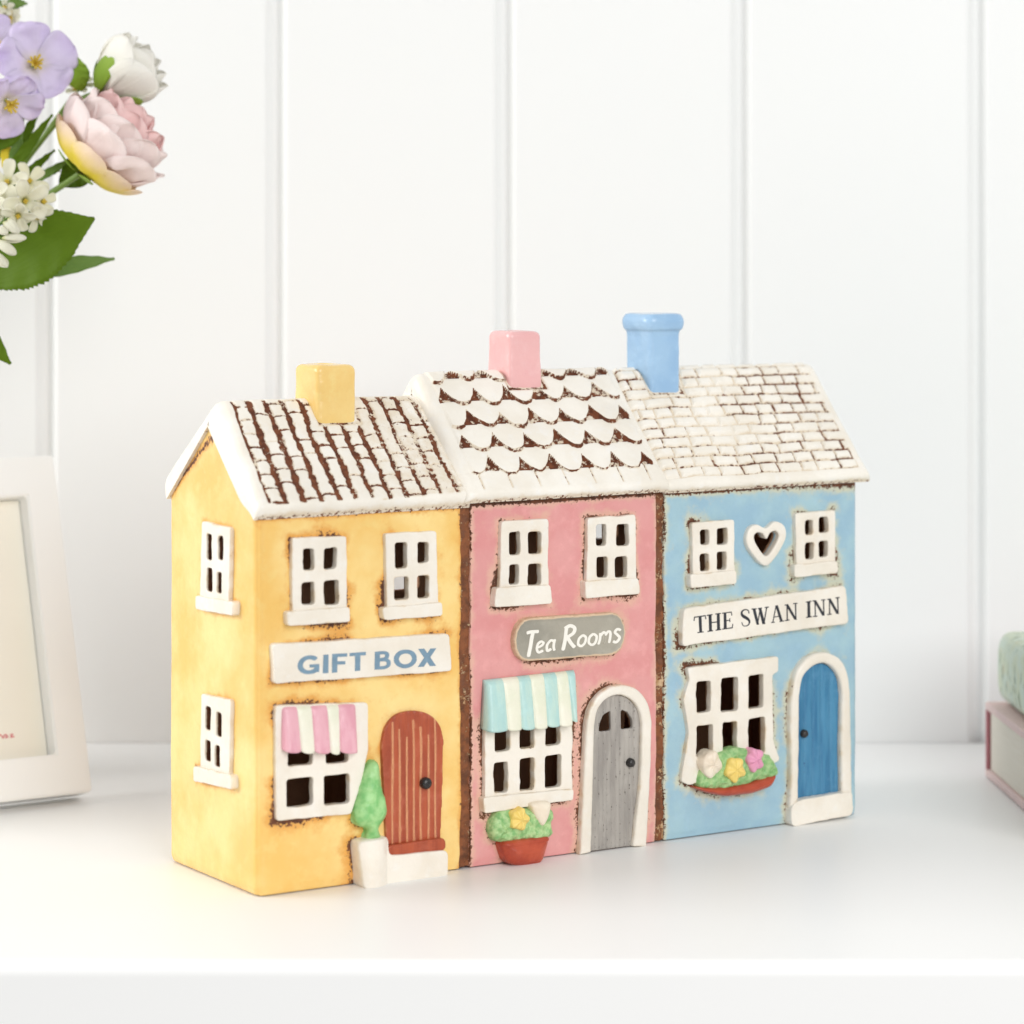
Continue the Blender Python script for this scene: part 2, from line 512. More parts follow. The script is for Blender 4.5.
def air(px, py, w, h):
    c = F(px, py, -DEP)
    return (c[0] - w, c[1] - h, c[0] + w * 1.5, c[1] + h)
AIR = {'y': [], 'p': [air(400, 581, .0046, .0034)], 'b': [air(600.5, 530, .0042, .0034)]}

def wall_body(key):
    h = HOUSES[key]
    s0, s1 = h['s0'], h['s1']
    zr = ZR + {'y': 0, 'p': .0065, 'b': .005}[key]
    holes, marks = [], []
    for k, w in WIN.items():
        if k[0] != key: continue
        for p in w['panes']:
            holes.append(rect(cbox(*p, t=TW), .0009))
        marks.append((quad(w['fr']), 1.0))
        if w['sill']: marks.append((quad(w['sill']), 1.0))
    if key == 'b':
        holes.append([(q[0], q[1]) for q in HEART_IN]); marks.append((HEART, .25))
        marks += [(SIGN['b'], .8), (B_FRAME, .55), (B_STEP, .5), (B_BOX, .8)]
    if key == 'p':
        for fpoly in P_FANS:
            c = np.mean(fpoly, axis=0)
            holes.append([tuple(c + (np.array(q) - c) * 1.3) for q in fpoly])
        marks += [(SIGN['p'], .75), (P_FRAME, .75), (P_POT, .7), (P_PLANT, .5)]
    if key == 'y':
        marks += [(SIGN['y'], .6), (Y_DOOR, .35), (Y_STEP, .9), (Y_BUSH, .9)]
    V, Fc = prism([([(s0, 0), (s1, 0), (s1, ZE), (s0, ZE)], holes)], -WT, 0)
    V = [(a, -t, b) for a, b, t in V]
    # back wall with air openings
    bh = []
    for (a, b, c, d) in AIR[key]:
        bh.append([(a, b), (c, b), (c, d), (a, d)])
    v2, f2 = prism([([(s0, 0), (s1, 0), (s1, ZB), (s0, ZB)], bh)], -DEP, -DEP + WT)
    n = len(V); V += [(a, -t, b) for a, b, t in v2]; Fc += [tuple(i + n for i in f) for f in f2]
    gab = [(0, 0), (DEP, 0), (DEP, ZB), (.0355, zr), (0, ZE)]
    sh = []
    smarks = []
    if key == 'y':
        for w in SIDEWIN.values():
            for p in w['panes']:
                sh.append(rect(cbox(*p, fn=S, t=TW), .0004))
            smarks += [quad(w['fr'], S), quad(w['sill'], S)]
    way = [[(.007, .008), (DEP - .007, .008), (DEP - .007, .128), (.007, .128)]]     # the three houses share one hollow
    for a0, hs in ((s0, sh if key == 'y' else way), (s1 - WT, [] if key == 'b' else way)):
        v2, f2 = prism([(gab, hs)], a0, a0 + WT)
        n = len(V); V += [(t, a, b) for a, b, t in v2]; Fc += [tuple(i + n for i in f) for f in f2]
    # closed foot
    v2, f2 = prism([([(s0, 0), (s1, 0), (s1, DEP), (s0, DEP)], [])], 0, .004)
    n = len(V); V += v2; Fc += [tuple(i + n for i in f) for f in f2]
    me = remesh(V, Fc, .00062, 5)
    co = coords(me); nn = normals(me)
    P = co[:, [0, 2]]
    # inside of the shell
    ins = ((co[:, 0] > s0 + .0012) & (co[:, 0] < s1 - .0012) & (co[:, 1] > .0012) & (co[:, 1] < DEP - .0016)).astype(float)
    # stains round the laid-on pieces
    st = np.zeros(len(co))
    front = co[:, 1] < .0015
    Pf = P[front]
    acc = np.zeros(len(Pf))
    patch = fbm(Pf, 55, 3 + ord(key))
    for poly, a in marks:
        d = dist(Pf, poly)
        low = .25 * sstep(0, .006, np.mean([q[1] for q in poly]) - Pf[:, 1]) + .25 * sstep(0, .008, np.mean([q[0] for q in poly]) - Pf[:, 0])
        acc = np.maximum(acc, a * np.exp(-d / (.0022 + .0012 * np.clip(patch, -.5, 1))) * np.clip(.30 + 1.35 * patch + low, 0.08, 1.1))
    # eaves and joints
    dz = ZE - .0012 - Pf[:, 1]
    acc = np.maximum(acc, np.exp(-np.clip(dz, 0, 1) / (.0013 + (.0014 if key == 'b' else 0) * sstep(.2, .26, Pf[:, 0]))) * np.clip(.85 + .5 * patch, 0, 1))
    dl = Pf[:, 0] - s0; dr = s1 - Pf[:, 0]
    if key != 'y': acc = np.maximum(acc, .75 * np.exp(-dl / .0016) * np.clip(.8 + .6 * patch, 0, 1))
    if key != 'b': acc = np.maximum(acc, .75 * np.exp(-dr / .0013) * np.clip(.8 + .6 * patch, 0, 1))
    st[front] = acc
    if key == 'y':
        lf = co[:, 0] < .0015
        Pl = co[lf][:, [1, 2]]
        acc = st[lf]
        pt = fbm(Pl, 70, 41)
        for poly in smarks:
            acc = np.maximum(acc, .72 * np.exp(-dist(Pl, poly) / .0016) * np.clip(.55 + .6 * pt + .25 * sstep(0, .02, np.mean([q[1] for q in poly]) - Pl[:, 1]), 0, 1.1))
        eav = [(DEP, ZB - .0050), (.0355, zr - .0062), (0, ZE - .005)]
        back = (Pl[:, 0] > .034)
        acc = np.maximum(acc, np.where(back, .8, .15) * np.exp(-dist(Pl, eav, False) / .0014))
        st[lf] = acc
    # rounded vertical corners
    r = .0036
    for side in h['round']:
        for cd in (0, DEP):
            q0 = (r - (co[:, 0] - s0)) if side == 'L' else (r - (s1 - co[:, 0]))
            q1 = (r - co[:, 1]) if cd == 0 else (r - (DEP - co[:, 1]))
            m = (q0 > 0) & (q1 > 0)
            mx = np.maximum(q0, q1); hy = np.sqrt(q0 ** 2 + q1 ** 2) + 1e-9
            f = np.where(m, mx / hy, 1)
            d0, d1 = q0 * (1 - f), q1 * (1 - f)
            co[:, 0] += np.where(m, d0 if side == 'L' else -d0, 0)
            co[:, 1] += np.where(m, d1 if cd == 0 else -d1, 0)
    # the foot is slightly drawn in, the walls undulate
    z = co[:, 2]
    tuck = .0006 * (1 - sstep(0, .0035, z))
    co[:, 1] += np.where(co[:, 1] < .02, tuck, 0)
    if key == 'y': co[:, 0] += np.where(co[:, 0] < .02, tuck, 0)
    amp = np.where(z > .002, .00035, 0)
    co += nn * (amp * fbm(co, 45, 5) + .00008 * fbm(co, 260, 6))[:, None]
    ey = np.exp(-np.clip(co[:, 1], 0, 1) / .004)
    nz = np.column_stack([co[:, 2], co[:, 2] * 0 + s0 * 100])
    rag = .0007 * noise(nz, 70, 51) + .0004 * noise(nz, 260, 52)
    if key != 'y': co[:, 0] += ey * rag * np.exp(-(co[:, 0] - s0) / .002)
    if key != 'b': co[:, 0] += ey * rag * np.exp(-(s1 - co[:, 0]) / .002)
    co[:, 2] = np.maximum(co[:, 2], 0)
    put(me, co - np.array([LEN / 2, DEP / 2, 0]))
    set_attr(me, 'stain', st); set_attr(me, 'inside', ins)
    smooth(me)
    o = link('wall', me, root, M[h['mat']]); o['label'] = h['label']
    return o

WALL = {k: wall_body(k) for k in 'ypb'}

# clay seams between the houses
for a, b in ((.0826, .0894), (.1708, .1772)):
    V, Fc = prism([([(a, .0004), (b, .0004), (b, .136), (a, .136)], [])], -.02, -.0009)
    me = remesh(V, Fc, .0005, 3)
    co = coords(me); n = normals(me)
    co += n * (.0006 * fbm(co, 300, 8) + .0004 * noise(co, 900, 4))[:, None]
    st = np.clip(.36 + .6 * fbm(co[:, :2], 140, 12), 0, .9) * .8
    put(me, to_local(co, 'front')); set_attr(me, 'stain', st); smooth(me)
    link('seam', me, root, M['seam'])

# --- windows
def make_window(w, side, fn, label=None):
    SEED[0] += 1
    fr = wobble(rounded(quad(w['fr'], fn, TW), .0012), .00022, 180, SEED[0])
    holes = []
    for i, p in enumerate(w['panes']):
        holes.append(wobble(rounded(rect(cbox(*p, fn=fn, t=TW)), .0009, 3), .00022, 320, SEED[0] + 31 * i, .0008))
    o = slab('window', [(fr, holes)], -.0012, TW - .0004, M['cream'], root, side, it=5, lump=.00018, edge=.30, deep=holes if side != 'front' else None)
    if label: o['label'] = label
    if w['sill']:
        sl = wobble(rounded(quad(w['sill'], fn, TW + .0012), .0012), .0002, 200, SEED[0] + 3)
        s = slab('sill', [(sl, [])], -.0008, TW + .001, M['cream'], o, side, it=6, lump=.0002, edge=.30)
        s.matrix_parent_inverse = Matrix()
    return o

WO = {}
for k, w in WIN.items():
    WO[k] = make_window(w, 'front', F)
for k, w in SIDEWIN.items():
    make_window(w, 'side', S)
WO['b_shop']['label'] = 'cream six pane shop window above a flower box'
hw = slab('heart_window', [(HEART, [HEART_IN])], -.001, .0019, M['cream'], root, vox=.0003, it=3, puff=(.0014, .0005))

# --- awnings
def awning(corners, stripes, mats, out, sag):
    """corners: TL,TR,BR,BL on the front; stripes: (fraction top, fraction bottom, material)"""
    TL, TR, BR, BL = [np.array(F(x, y, o)) for (x, y), o in zip(corners, (.002, .002, out * .62, out * .62))]
    nu, nv = 150, 26
    V, Fc, mi = [], [], []
    tops = [s[0] for s in stripes] + [1.0]
    bots = [s[1] for s in stripes] + [1.0]
    cols = []
    for i in range(len(stripes)):
        m = nu // len(stripes)
        for k in range(m):
            cols.append((i, k / m))
    cols.append((len(stripes) - 1, 1.0))
    nu = len(cols)
    rng = random.Random(5)
    drop = [rng.uniform(-.0008, .0008) for _ in stripes]
    for j in range(nv + 1):
        v = j / nv
        for i, f in cols:
            u = (tops[i] + (tops[i + 1] - tops[i]) * f) * (1 - v) + (bots[i] + (bots[i + 1] - bots[i]) * f) * v
            p = (TL * (1 - u) + TR * u) * (1 - v) + (BL * (1 - u) + BR * u) * v
            bul = math.sqrt(max(0, 1 - (2 * f - 1) ** 2))
            o = .0024 + (out - .0022) * (v ** .75) + .0011 * bul * (.4 + .6 * v)
            z = p[1] - (sag * bul * .8 + drop[i]) * v ** 2
            ed = min(u, 1 - u) * np.linalg.norm(TR - TL)
            if ed < .002: o *= .55 + .45 * math.sqrt(max(0, 1 - (1 - ed / .002) ** 2))
            if v < .1: o *= .6 + .4 * math.sin(v / .1 * math.pi / 2)
            V.append((p[0], z, o))
    nf = len(V)
    for j in range(nv + 1):
        v = j / nv
        for i in range(nu):
            a = V[j * nu + i]
            V.append((a[0], a[1] + (.0006 if j == nv else 0), max(-.0006, a[2] - (.0016 + .001 * v)) if j > 2 else -.0006))
    for j in range(nv):
        for i in range(nu - 1):
            q = j * nu + i
            Fc.append((q, q + nu, q + nu + 1, q + 1)); mi.append(cols[i][0])
            Fc.append((nf + q, nf + q + 1, nf + q + nu + 1, nf + q + nu)); mi.append(cols[i][0])
    for i in range(nu - 1):
        q = nv * nu + i
        Fc.append((q, nf + q, nf + q + 1, q + 1)); mi.append(cols[i][0])
        Fc.append((i, i + 1, nf + i + 1, nf + i)); mi.append(cols[i][0])
    for j in range(nv):
        for i in (0, nu - 1):
            q = j * nu + i
            f = (q, nf + q, nf + q + nu, q + nu)
            Fc.append(f if i == 0 else f[::-1]); mi.append(cols[i][0])
    me = bpy.data.meshes.new('awning'); me.from_pydata([tuple(v) for v in V], [], Fc)
    co = coords(me)
    co[:, 2] += .00018 * fbm(co, 220, 3)
    put(me, to_local(co, 'front'))
    names = []
    for s in stripes:
        if s[2] not in names: names.append(s[2])
    o = link('awning', me, root, [M[x] for x in names])
    me.polygons.foreach_set('material_index', [names.index(stripes[k][2]) for k in mi])
    smooth(me)
    bm = bmesh.new(); bm.from_mesh(me); bmesh.ops.recalc_face_normals(bm, faces=bm.faces); bm.to_mesh(me); bm.free()
    return o

a = awning([(281, 707), (355.5, 704), (356.5, 750), (282, 750)],
           [(0, 0, 'aw_pink'), (.2, .22, 'aw_cream'), (.39, .40, 'aw_pink'), (.60, .61, 'aw_cream'), (.76, .74, 'aw_pink')], None, .0046, .0012)
a['label'] = 'pink and cream striped awning'
a = awning([(485.5, 681.5), (575.5, 671.5), (575.5, 722), (484, 731)],
           [(0, 0, 'aw_teal'), (.185, .225, 'aw_cream'), (.355, .375, 'aw_teal'), (.485, .515, 'aw_cream'), (.635, .655, 'aw_teal'), (.775, .79, 'aw_cream'), (.90, .93, 'aw_teal')], None, .0052, .0008)
a['label'] = 'aqua and cream striped awning'

# --- doors
def knob(px, py, r, t, parent):
    c = F(px, py, t)
    circ = [(c[0] + r * math.cos(a), c[1] + r * math.sin(a)) for a in np.linspace(0, 2 * math.pi, 20, endpoint=False)]
    return slab('knob', [(circ, [])], t - .002, t + .0004, M['knob'], parent, vox=.00025, it=3, lump=.0001, puff=(r, .0014))

def plank_lines(xs, w, depth):
    def f(P):
        o = np.zeros(len(P))
        for x in xs:
            o -= depth * np.exp(-((P[:, 0] - x - .0003 * noise(P, 70, 9)) / w) ** 2)
        return o
    return f

s_at = lambda px, py=790: F(px, py, .002)[0]
yl = [s_at(x) for x in (393.5, 400.5, 408, 414.5, 421.5, 429.5, 436.5)]
zlim = F(415, 842)[1]
def y_door_stain(P):
    o = np.zeros(len(P))
    for i, x in enumerate(yl):
        top = F(415, 720 + (i % 3) * 8)[1]
        o = np.maximum(o, (.78 - .12 * (i % 2)) * np.exp(-((P[:, 0] - x - .0004 * noise(P, 60, 20 + i)) / .00038) ** 2) * (P[:, 1] > zlim) * (P[:, 1] < top))
    return o
yd = slab('door', [(Y_DOOR, [])], -.001, .0014, M['rust'], root, it=4, relief=plank_lines(yl, .0005, .0003), stain=y_door_stain, edge=.35)
yd['label'] = 'russet plank door with a round head'
slab('door_sill', [(Y_DOORSILL, [])], -.001, .0034, M['rust'], yd, it=5)
knob(426, 784.3, .0022, .0022, yd)
def pot_relief(P):
    # the pot at the step's left end bulges out of it like a half round tub
    x0, x1 = F(355.6, 860, .006)[0], F(389, 860, .006)[0]
    u = np.clip((P[:, 0] - x0) / (x1 - x0), 0, 1)
    return .0034 * np.sin(math.pi * u) ** .8 * (P[:, 0] < x1)
slab('step', [(Y_STEP, [])], -.002, .0046, M['cream'], root, it=7, relief=pot_relief, lump=.0002)['label'] = 'cream doorstep with a plant tub moulded on its left end'
slab('bush', [(Y_BUSH, [])], -.001, .0018, M['green'], root, it=5, puff=(.005, .0042), lump=.0006, lscale=420)['label'] = 'green cone shaped bush in the tub'

def frame_of(outer, inner, mat, t, parent, name='door_frame'):
    return slab(name, [(outer, [inner])], -.001, t, mat, parent, it=6, puff=(.002, .0008), lump=.0002, edge=.3)

pl = [F(x, 790, .003)[0] for x in (598, 602, 606.5, 610, 614.5, 619, 623, 628, 632.5, 637)]
pd = slab('door', [(P_DOOR, P_FANS)], -.001, .0012, M['grey'], root, it=4, relief=plank_lines(pl, .0005, .00032),
          stain=lambda P: .42 * np.max([np.exp(-((P[:, 0] - x) / .0004) ** 2) for x in pl], axis=0))
pd['label'] = 'grey plank door with a round head and two small lights'
frame_of(P_FRAME, P_DOOR[:1] + P_DOOR[1:-1] + P_DOOR[-1:], M['cream'], .0022, pd) if False else None
# the frame stands open at the foot, so it is one horseshoe outline
def horseshoe(outer, inner):
    return list(outer[:]) + list(reversed(inner))
slab('door_frame', [(horseshoe(P_FRAME, P_DOOR), [])], -.001, .0022, M['cream'], pd, it=5, puff=(.0018, .0008), lump=.0002, edge=.3)
knob(630.5, 763.7, .0018, .0016, pd)

bl = [F(x, 750, .002)[0] for x in (806, 814.5, 823, 832)]
bd = slab('door', [(B_DOOR, [])], -.001, .0010, M['teal'], root, it=4, relief=plank_lines(bl, .0006, .0003),
          stain=lambda P: .3 * np.max([np.exp(-((P[:, 0] - x) / .0005) ** 2) for x in bl], axis=0))
bd['label'] = 'deep blue plank door with a round head'
slab('door_frame', [(horseshoe(B_FRAME, B_DOOR), [])], -.001, .0024, M['cream'], bd, it=5, puff=(.0018, .0009), lump=.0002, edge=.3)
knob(804, 734.6, .0017, .0014, bd)
slab('step', [(B_STEP, [])], -.002, .0042, M['cream'], root, it=7, lump=.0003)['label'] = 'cream doorstep of the blue door'

# --- pots and flower box
def clumps(P):
    return .0007 * noise(P, 420, 31) + .0005 * noise(P, 900, 32)
pp = slab('flower_pot', [(P_POT, [])], -.002, .0035, M['terracotta'], root, it=5, puff=(.009, .0042),
          relief=lambda P: .0008 * sstep(F(520, 848, .007)[1], F(520, 845, .007)[1], P[:, 1]))
pp['label'] = 'terracotta pot with greenery below the tea house window'
slab('foliage', [(P_PLANT, [])], -.001, .0022, M['foliage'], pp, it=3, puff=(.004, .003), relief=clumps, lump=.0004, lscale=500)
def bloom(px, py, rx, ry, t, mat, parent, petals=5, depth=.12, seed=0, name='flower'):
    c = F(px, py, t)
    pts = []
    for k in range(40):
        a = 2 * math.pi * k / 40
        q = 1 + depth * math.cos(petals * a + seed)
        pts.append((c[0] + rx * q * math.cos(a), c[1] + ry * q * math.sin(a)))
    return slab(name, [(pts, [])], -.001, t - .0012, M[mat], parent, vox=.0003, it=4, puff=(min(rx, ry), .0016), lump=.0004, lscale=380,
                relief=lambda P: .0004 * np.cos(petals * np.arctan2(P[:, 1] - c[1], P[:, 0] - c[0]) + seed))
bloom(521.5, 821, .0040, .0041, .0072, 'yflower', pp, 5, .1)
tul = catmull([F(x, y, .004) for x, y in [(530, 804), (547, 802), (548, 811), (544.5, 822), (540, 826.5), (535.5, 821), (530.5, 812)]], 5, True)
slab('flower', [(tul, [])], -.001, .0050, M['wflower'], pp, it=5, puff=(.003, .0018))

fb = slab('flower_box', [(B_BOX, [])], -.002, .0034, M['terracotta'], root, it=5, puff=(.004, .0030))
fb['label'] = 'terracotta flower box under the inn window'
slab('foliage', [(B_LEAVES, [])], -.001, .0024, M['foliage'], fb, it=3, puff=(.004, .0026), relief=clumps, lump=.0004, lscale=500)
bloom(713.5, 766, .0046, .0049, .0068, 'wflower', fb, 4, .08, 1)
bloom(737, 771, .0046, .0046, .0074, 'yflower', fb, 5, .1, 2)
bloom(757, 761.5, .0038, .0046, .0070, 'pflower', fb, 5, .1, 3)

# --- signs
sg = {}
sg['y'] = slab('sign', [(wobble(rounded(SIGN['y'], .0016), .00025, 130, 4), [])], -.001, .0030, M['cream'], root, vox=.0004, it=6, lump=.00015, edge=.2)
sg['y']['label'] = 'cream sign reading GIFT BOX'
sg['b'] = slab('sign', [(wobble(rounded(SIGN['b'], .0018), .0003, 130, 6), [])], -.001, .0030, M['cream'], root, vox=.0004, it=6, lump=.00015, edge=.28)
sg['b']['label'] = 'cream sign reading THE SWAN INN'
rim = SIGN['p']
sg['p'] = slab('sign', [(rim, [])], -.001, .0024, M['signgrey'], root, vox=.0003, it=4, lump=.00015,
               stain=lambda P: .9 * np.exp(-(dist(P, rim) / .0007) ** 2),
               relief=lambda P: .0005 * np.exp(-((dist(P, rim) - .0006) / .0008) ** 2))
sg['p']['label'] = 'grey oval sign reading Tea Rooms'

def letters(strokes, p0, p1, h, base_t, mat, parent):
    """strokes: polygons in units of cap height; laid from p0 to p1 on the sign's face"""
    w = max(q[0] for s in strokes for q in s)
    a, b = np.array(p0), np.array(p1)
    u = (b - a) / w
    v = np.array([-u[1], u[0]]); v = v / np.linalg.norm(v) * h
    V, Fc = [], []
    for i, s in enumerate(strokes):
        pts = [tuple(a + u * q[0] + v * q[1]) for q in s]
        v2, f2 = prism([(pts, [])], base_t - .0012, base_t + .0001 + .000006 * (i % 9))
        n = len(V); V += v2; Fc += [tuple(k + n for k in f) for f in f2]
    me = clean(V, Fc)
    c = coords(me)
    c[:, 0] += .00016 * noise(c[:, :2], 330, 61); c[:, 1] += .00020 * noise(c[:, :2], 300, 62)
    put(me, to_local(c, 'front'))
    return link('lettering', me, parent, M[mat])

def ribbon(pts, w0, n=6, taper=None):
    """a drawn stroke: centre line -> outline with round-ish ends"""
    C = [np.array(p) for p in catmull(pts, n)]
    L, R = [], []
    m = len(C)
    for i, p in enumerate(C):
        d = C[min(i + 1, m - 1)] - C[max(i - 1, 0)]
        d = d / (np.linalg.norm(d) + 1e-9)
        nn = np.array([-d[1], d[0]])
        w = w0 if taper is None else taper(i / (m - 1))
        if i in (0, m - 1): w *= .6
        L.append(p + nn * w / 2); R.append(p - nn * w / 2)
    return [tuple(q) for q in L] + [tuple(q) for q in reversed(R)]

def R4(x0, y0, x1, y1): return [(x0, y0), (x1, y0), (x1, y1), (x0, y1)]
def DG(x0, y0, x1, y1, w): return [(x0 - w / 2, y0), (x0 + w / 2, y0), (x1 + w / 2, y1), (x1 - w / 2, y1)]
th, tk, sf = .07, .175, .06
SER = {
    'I': (.40, [R4(.12, 0, .12 + tk, 1), R4(.02, 0, .38, sf), R4(.02, 1 - sf, .38, 1)]),
    'T': (.74, [R4(.29, 0, .29 + tk, 1), R4(.17, 0, .56, sf), R4(.0, 1 - sf, .73, 1), DG(.03, 1, .0, .76, .05), DG(.70, 1, .74, .76, .05)]),
    'H': (.86, [R4(.10, 0, .10 + tk, 1), R4(.61, 0, .61 + tk, 1), R4(.2, .47, .66, .53), R4(.0, 0, .34, sf), R4(.0, 1 - sf, .34, 1), R4(.52, 0, .86, sf), R4(.52, 1 - sf, .86, 1)]),
    'E': (.70, [R4(.10, 0, .10 + tk, 1), R4(.0, 0, .64, sf), R4(.0, 1 - sf, .62, 1), R4(.2, .48, .48, .53), DG(.60, 1, .63, .76, .05), DG(.62, 0, .67, .26, .05), DG(.48, .39, .48, .62, .05)]),
    'S': (.62, [ribbon([(.53, .72), (.50, .88), (.38, .97), (.24, .975), (.10, .89), (.08, .73), (.18, .60), (.36, .48), (.51, .35), (.53, .18), (.42, .05), (.26, .02), (.12, .08), (.05, .28)], .1, 6,
                       lambda t: .05 + .12 * math.exp(-((t - .5) / .2) ** 2))]),
    'W': (1.16, [DG(.15, 1, .38, 0, tk), DG(.36, 0, .58, 1, th), DG(.54, 1, .77, 0, tk), DG(.77, 0, .99, 1, th), R4(.0, 1 - sf, .32, 1), R4(.42, 1 - sf, .68, 1), R4(.86, 1 - sf, 1.12, 1)]),
    'A': (.84, [DG(.10, 0, .38, 1, th), DG(.40, 1, .70, 0, tk), R4(.2, .32, .56, .37), R4(.0, 0, .23, sf), R4(.56, 0, .86, sf)]),
    'N': (.88, [R4(.12, 0, .12 + th, 1), DG(.14, 1, .70, 0, tk), R4(.68, 0, .68 + th, 1), R4(.0, 0, .28, sf), R4(.0, 1 - sf, .2, 1), R4(.57, 1 - sf, .84, 1)]),
    ' ': (.42, []),
}
def serif_text(txt, gap=.07):
    out, x = [], 0
    for ch in txt:
        w, ss = SER[ch]
        for s in ss: out.append([(q[0] + x, q[1]) for q in s])
        x += w + (gap if ch != ' ' else 0)
    return out

ST_ = .0030
hb = F(700, 617, ST_)[1] - F(700, 634, ST_)[1]
letters(serif_text('THE SWAN INN'), F(694.5, 634.5, ST_), F(840, 614.5, ST_), hb, .0030, 'ink_black', sg['b'])

# Tea Rooms in brushed capitals and small letters
def script():
    st = []
    w = .15
    sl = .16
    def add(pts, dx, ww=w):
        st.append(ribbon([(x + sl * y + dx, y) for x, y in pts], ww))
    add([(.0, .97), (.25, 1.0), (.52, .98)], 0); add([(.27, .98), (.24, .5), (.22, -.12)], 0)
    add([(.04, .24), (.2, .3), (.27, .43), (.15, .52)], .52, .10); add([(.17, .52), (.03, .38), (.02, .16), (.12, .02), (.3, .08)], .52, .11)      # e
    add([(.33, .42), (.18, .5), (.04, .3), (.08, .04), (.24, .1)], .92, .11); add([(.35, .52), (.33, .2), (.38, .0)], .92, .11)   # a
    add([(.1, 1.0), (.1, .5), (.06, -.05)], 1.62); add([(.02, .95), (.25, 1.04), (.46, .9), (.42, .66), (.14, .52)], 1.62); add([(.2, .5), (.36, .25), (.58, .02)], 1.62)   # R
    for dx in (2.27, 2.74):
        add([(.22, .53), (.06, .38), (.05, .14), (.2, .0)], dx, .11); add([(.18, .0), (.33, .12), (.36, .38), (.2, .53)], dx, .11)   # o
    add([(.02, .52), (.04, .25), (.0, .0)], 3.22, .11); add([(.04, .36), (.16, .52), (.25, .42), (.24, .0)], 3.22, .11); add([(.26, .36), (.38, .52), (.48, .42), (.48, .0)], 3.22, .11)   # m
    add([(.3, .5), (.14, .58), (.04, .44), (.18, .3), (.28, .16), (.16, .0), (.0, .06)], 3.86, .12)              # s
    return st
letters(script(), F(523.5, 656, .0024), F(621.5, 642, .0024), .0082, .0025, 'ink_white', sg['p'])

# GIFT BOX in heavy sans capitals
def sans_text():
    w = .21
    o = []
    def arc(cx, cy, rx, ry, a0, a1, n=18):
        return ribbon([(cx + rx * math.cos(math.radians(a0 + (a1 - a0) * k / n)), cy + ry * math.sin(math.radians(a0 + (a1 - a0) * k / n))) for k in range(n + 1)], w, 2, lambda t: w)
    x = 0
    o += [arc(x + .46, .5, .37, .41, 42, 338), R4(x + .48, .35, x + .86, .52), R4(x + .68, .1, x + .87, .5)]; x += 1.02     # G
    o += [R4(x, 0, x + w, 1)]; x += .36                                                                                        # I
    o += [R4(x, 0, x + w, 1), R4(x + .1, .82, x + .6, 1), R4(x + .1, .42, x + .54, .59)]; x += .70                             # F
    o += [R4(x + .22, 0, x + .22 + w, 1), R4(x, .82, x + .65, 1)]; x += 1.03                                                  # T
    o += [R4(x, 0, x + w, 1)]                                                                                                  # B
    o += [ribbon([(x + .1, .91), (x + .36, .91), (x + .5, .84), (x + .5, .64), (x + .36, .55), (x + .1, .55)], .17, 5, lambda t: .17),
          ribbon([(x + .1, .52), (x + .40, .52), (x + .56, .42), (x + .56, .19), (x + .40, .09), (x + .1, .09)], .17, 5, lambda t: .17)]; x += .80
    o += [arc(x + .47, .5, .38, .41, 0, 182), arc(x + .47, .5, .38, .41, 180, 362)]; x += 1.0                                                                        # O
    o += [DG(x + .12, 0, x + .64, 1, .25), DG(x + .64, 0, x + .12, 1, .25)]                                                   # X
    return o
hg = F(300, 657, ST_)[1] - F(300, 675.5, ST_)[1]
letters(sans_text(), F(297.5, 675.8, ST_), F(436, 667, ST_), hg, .0030, 'ink_blue', sg['y'])

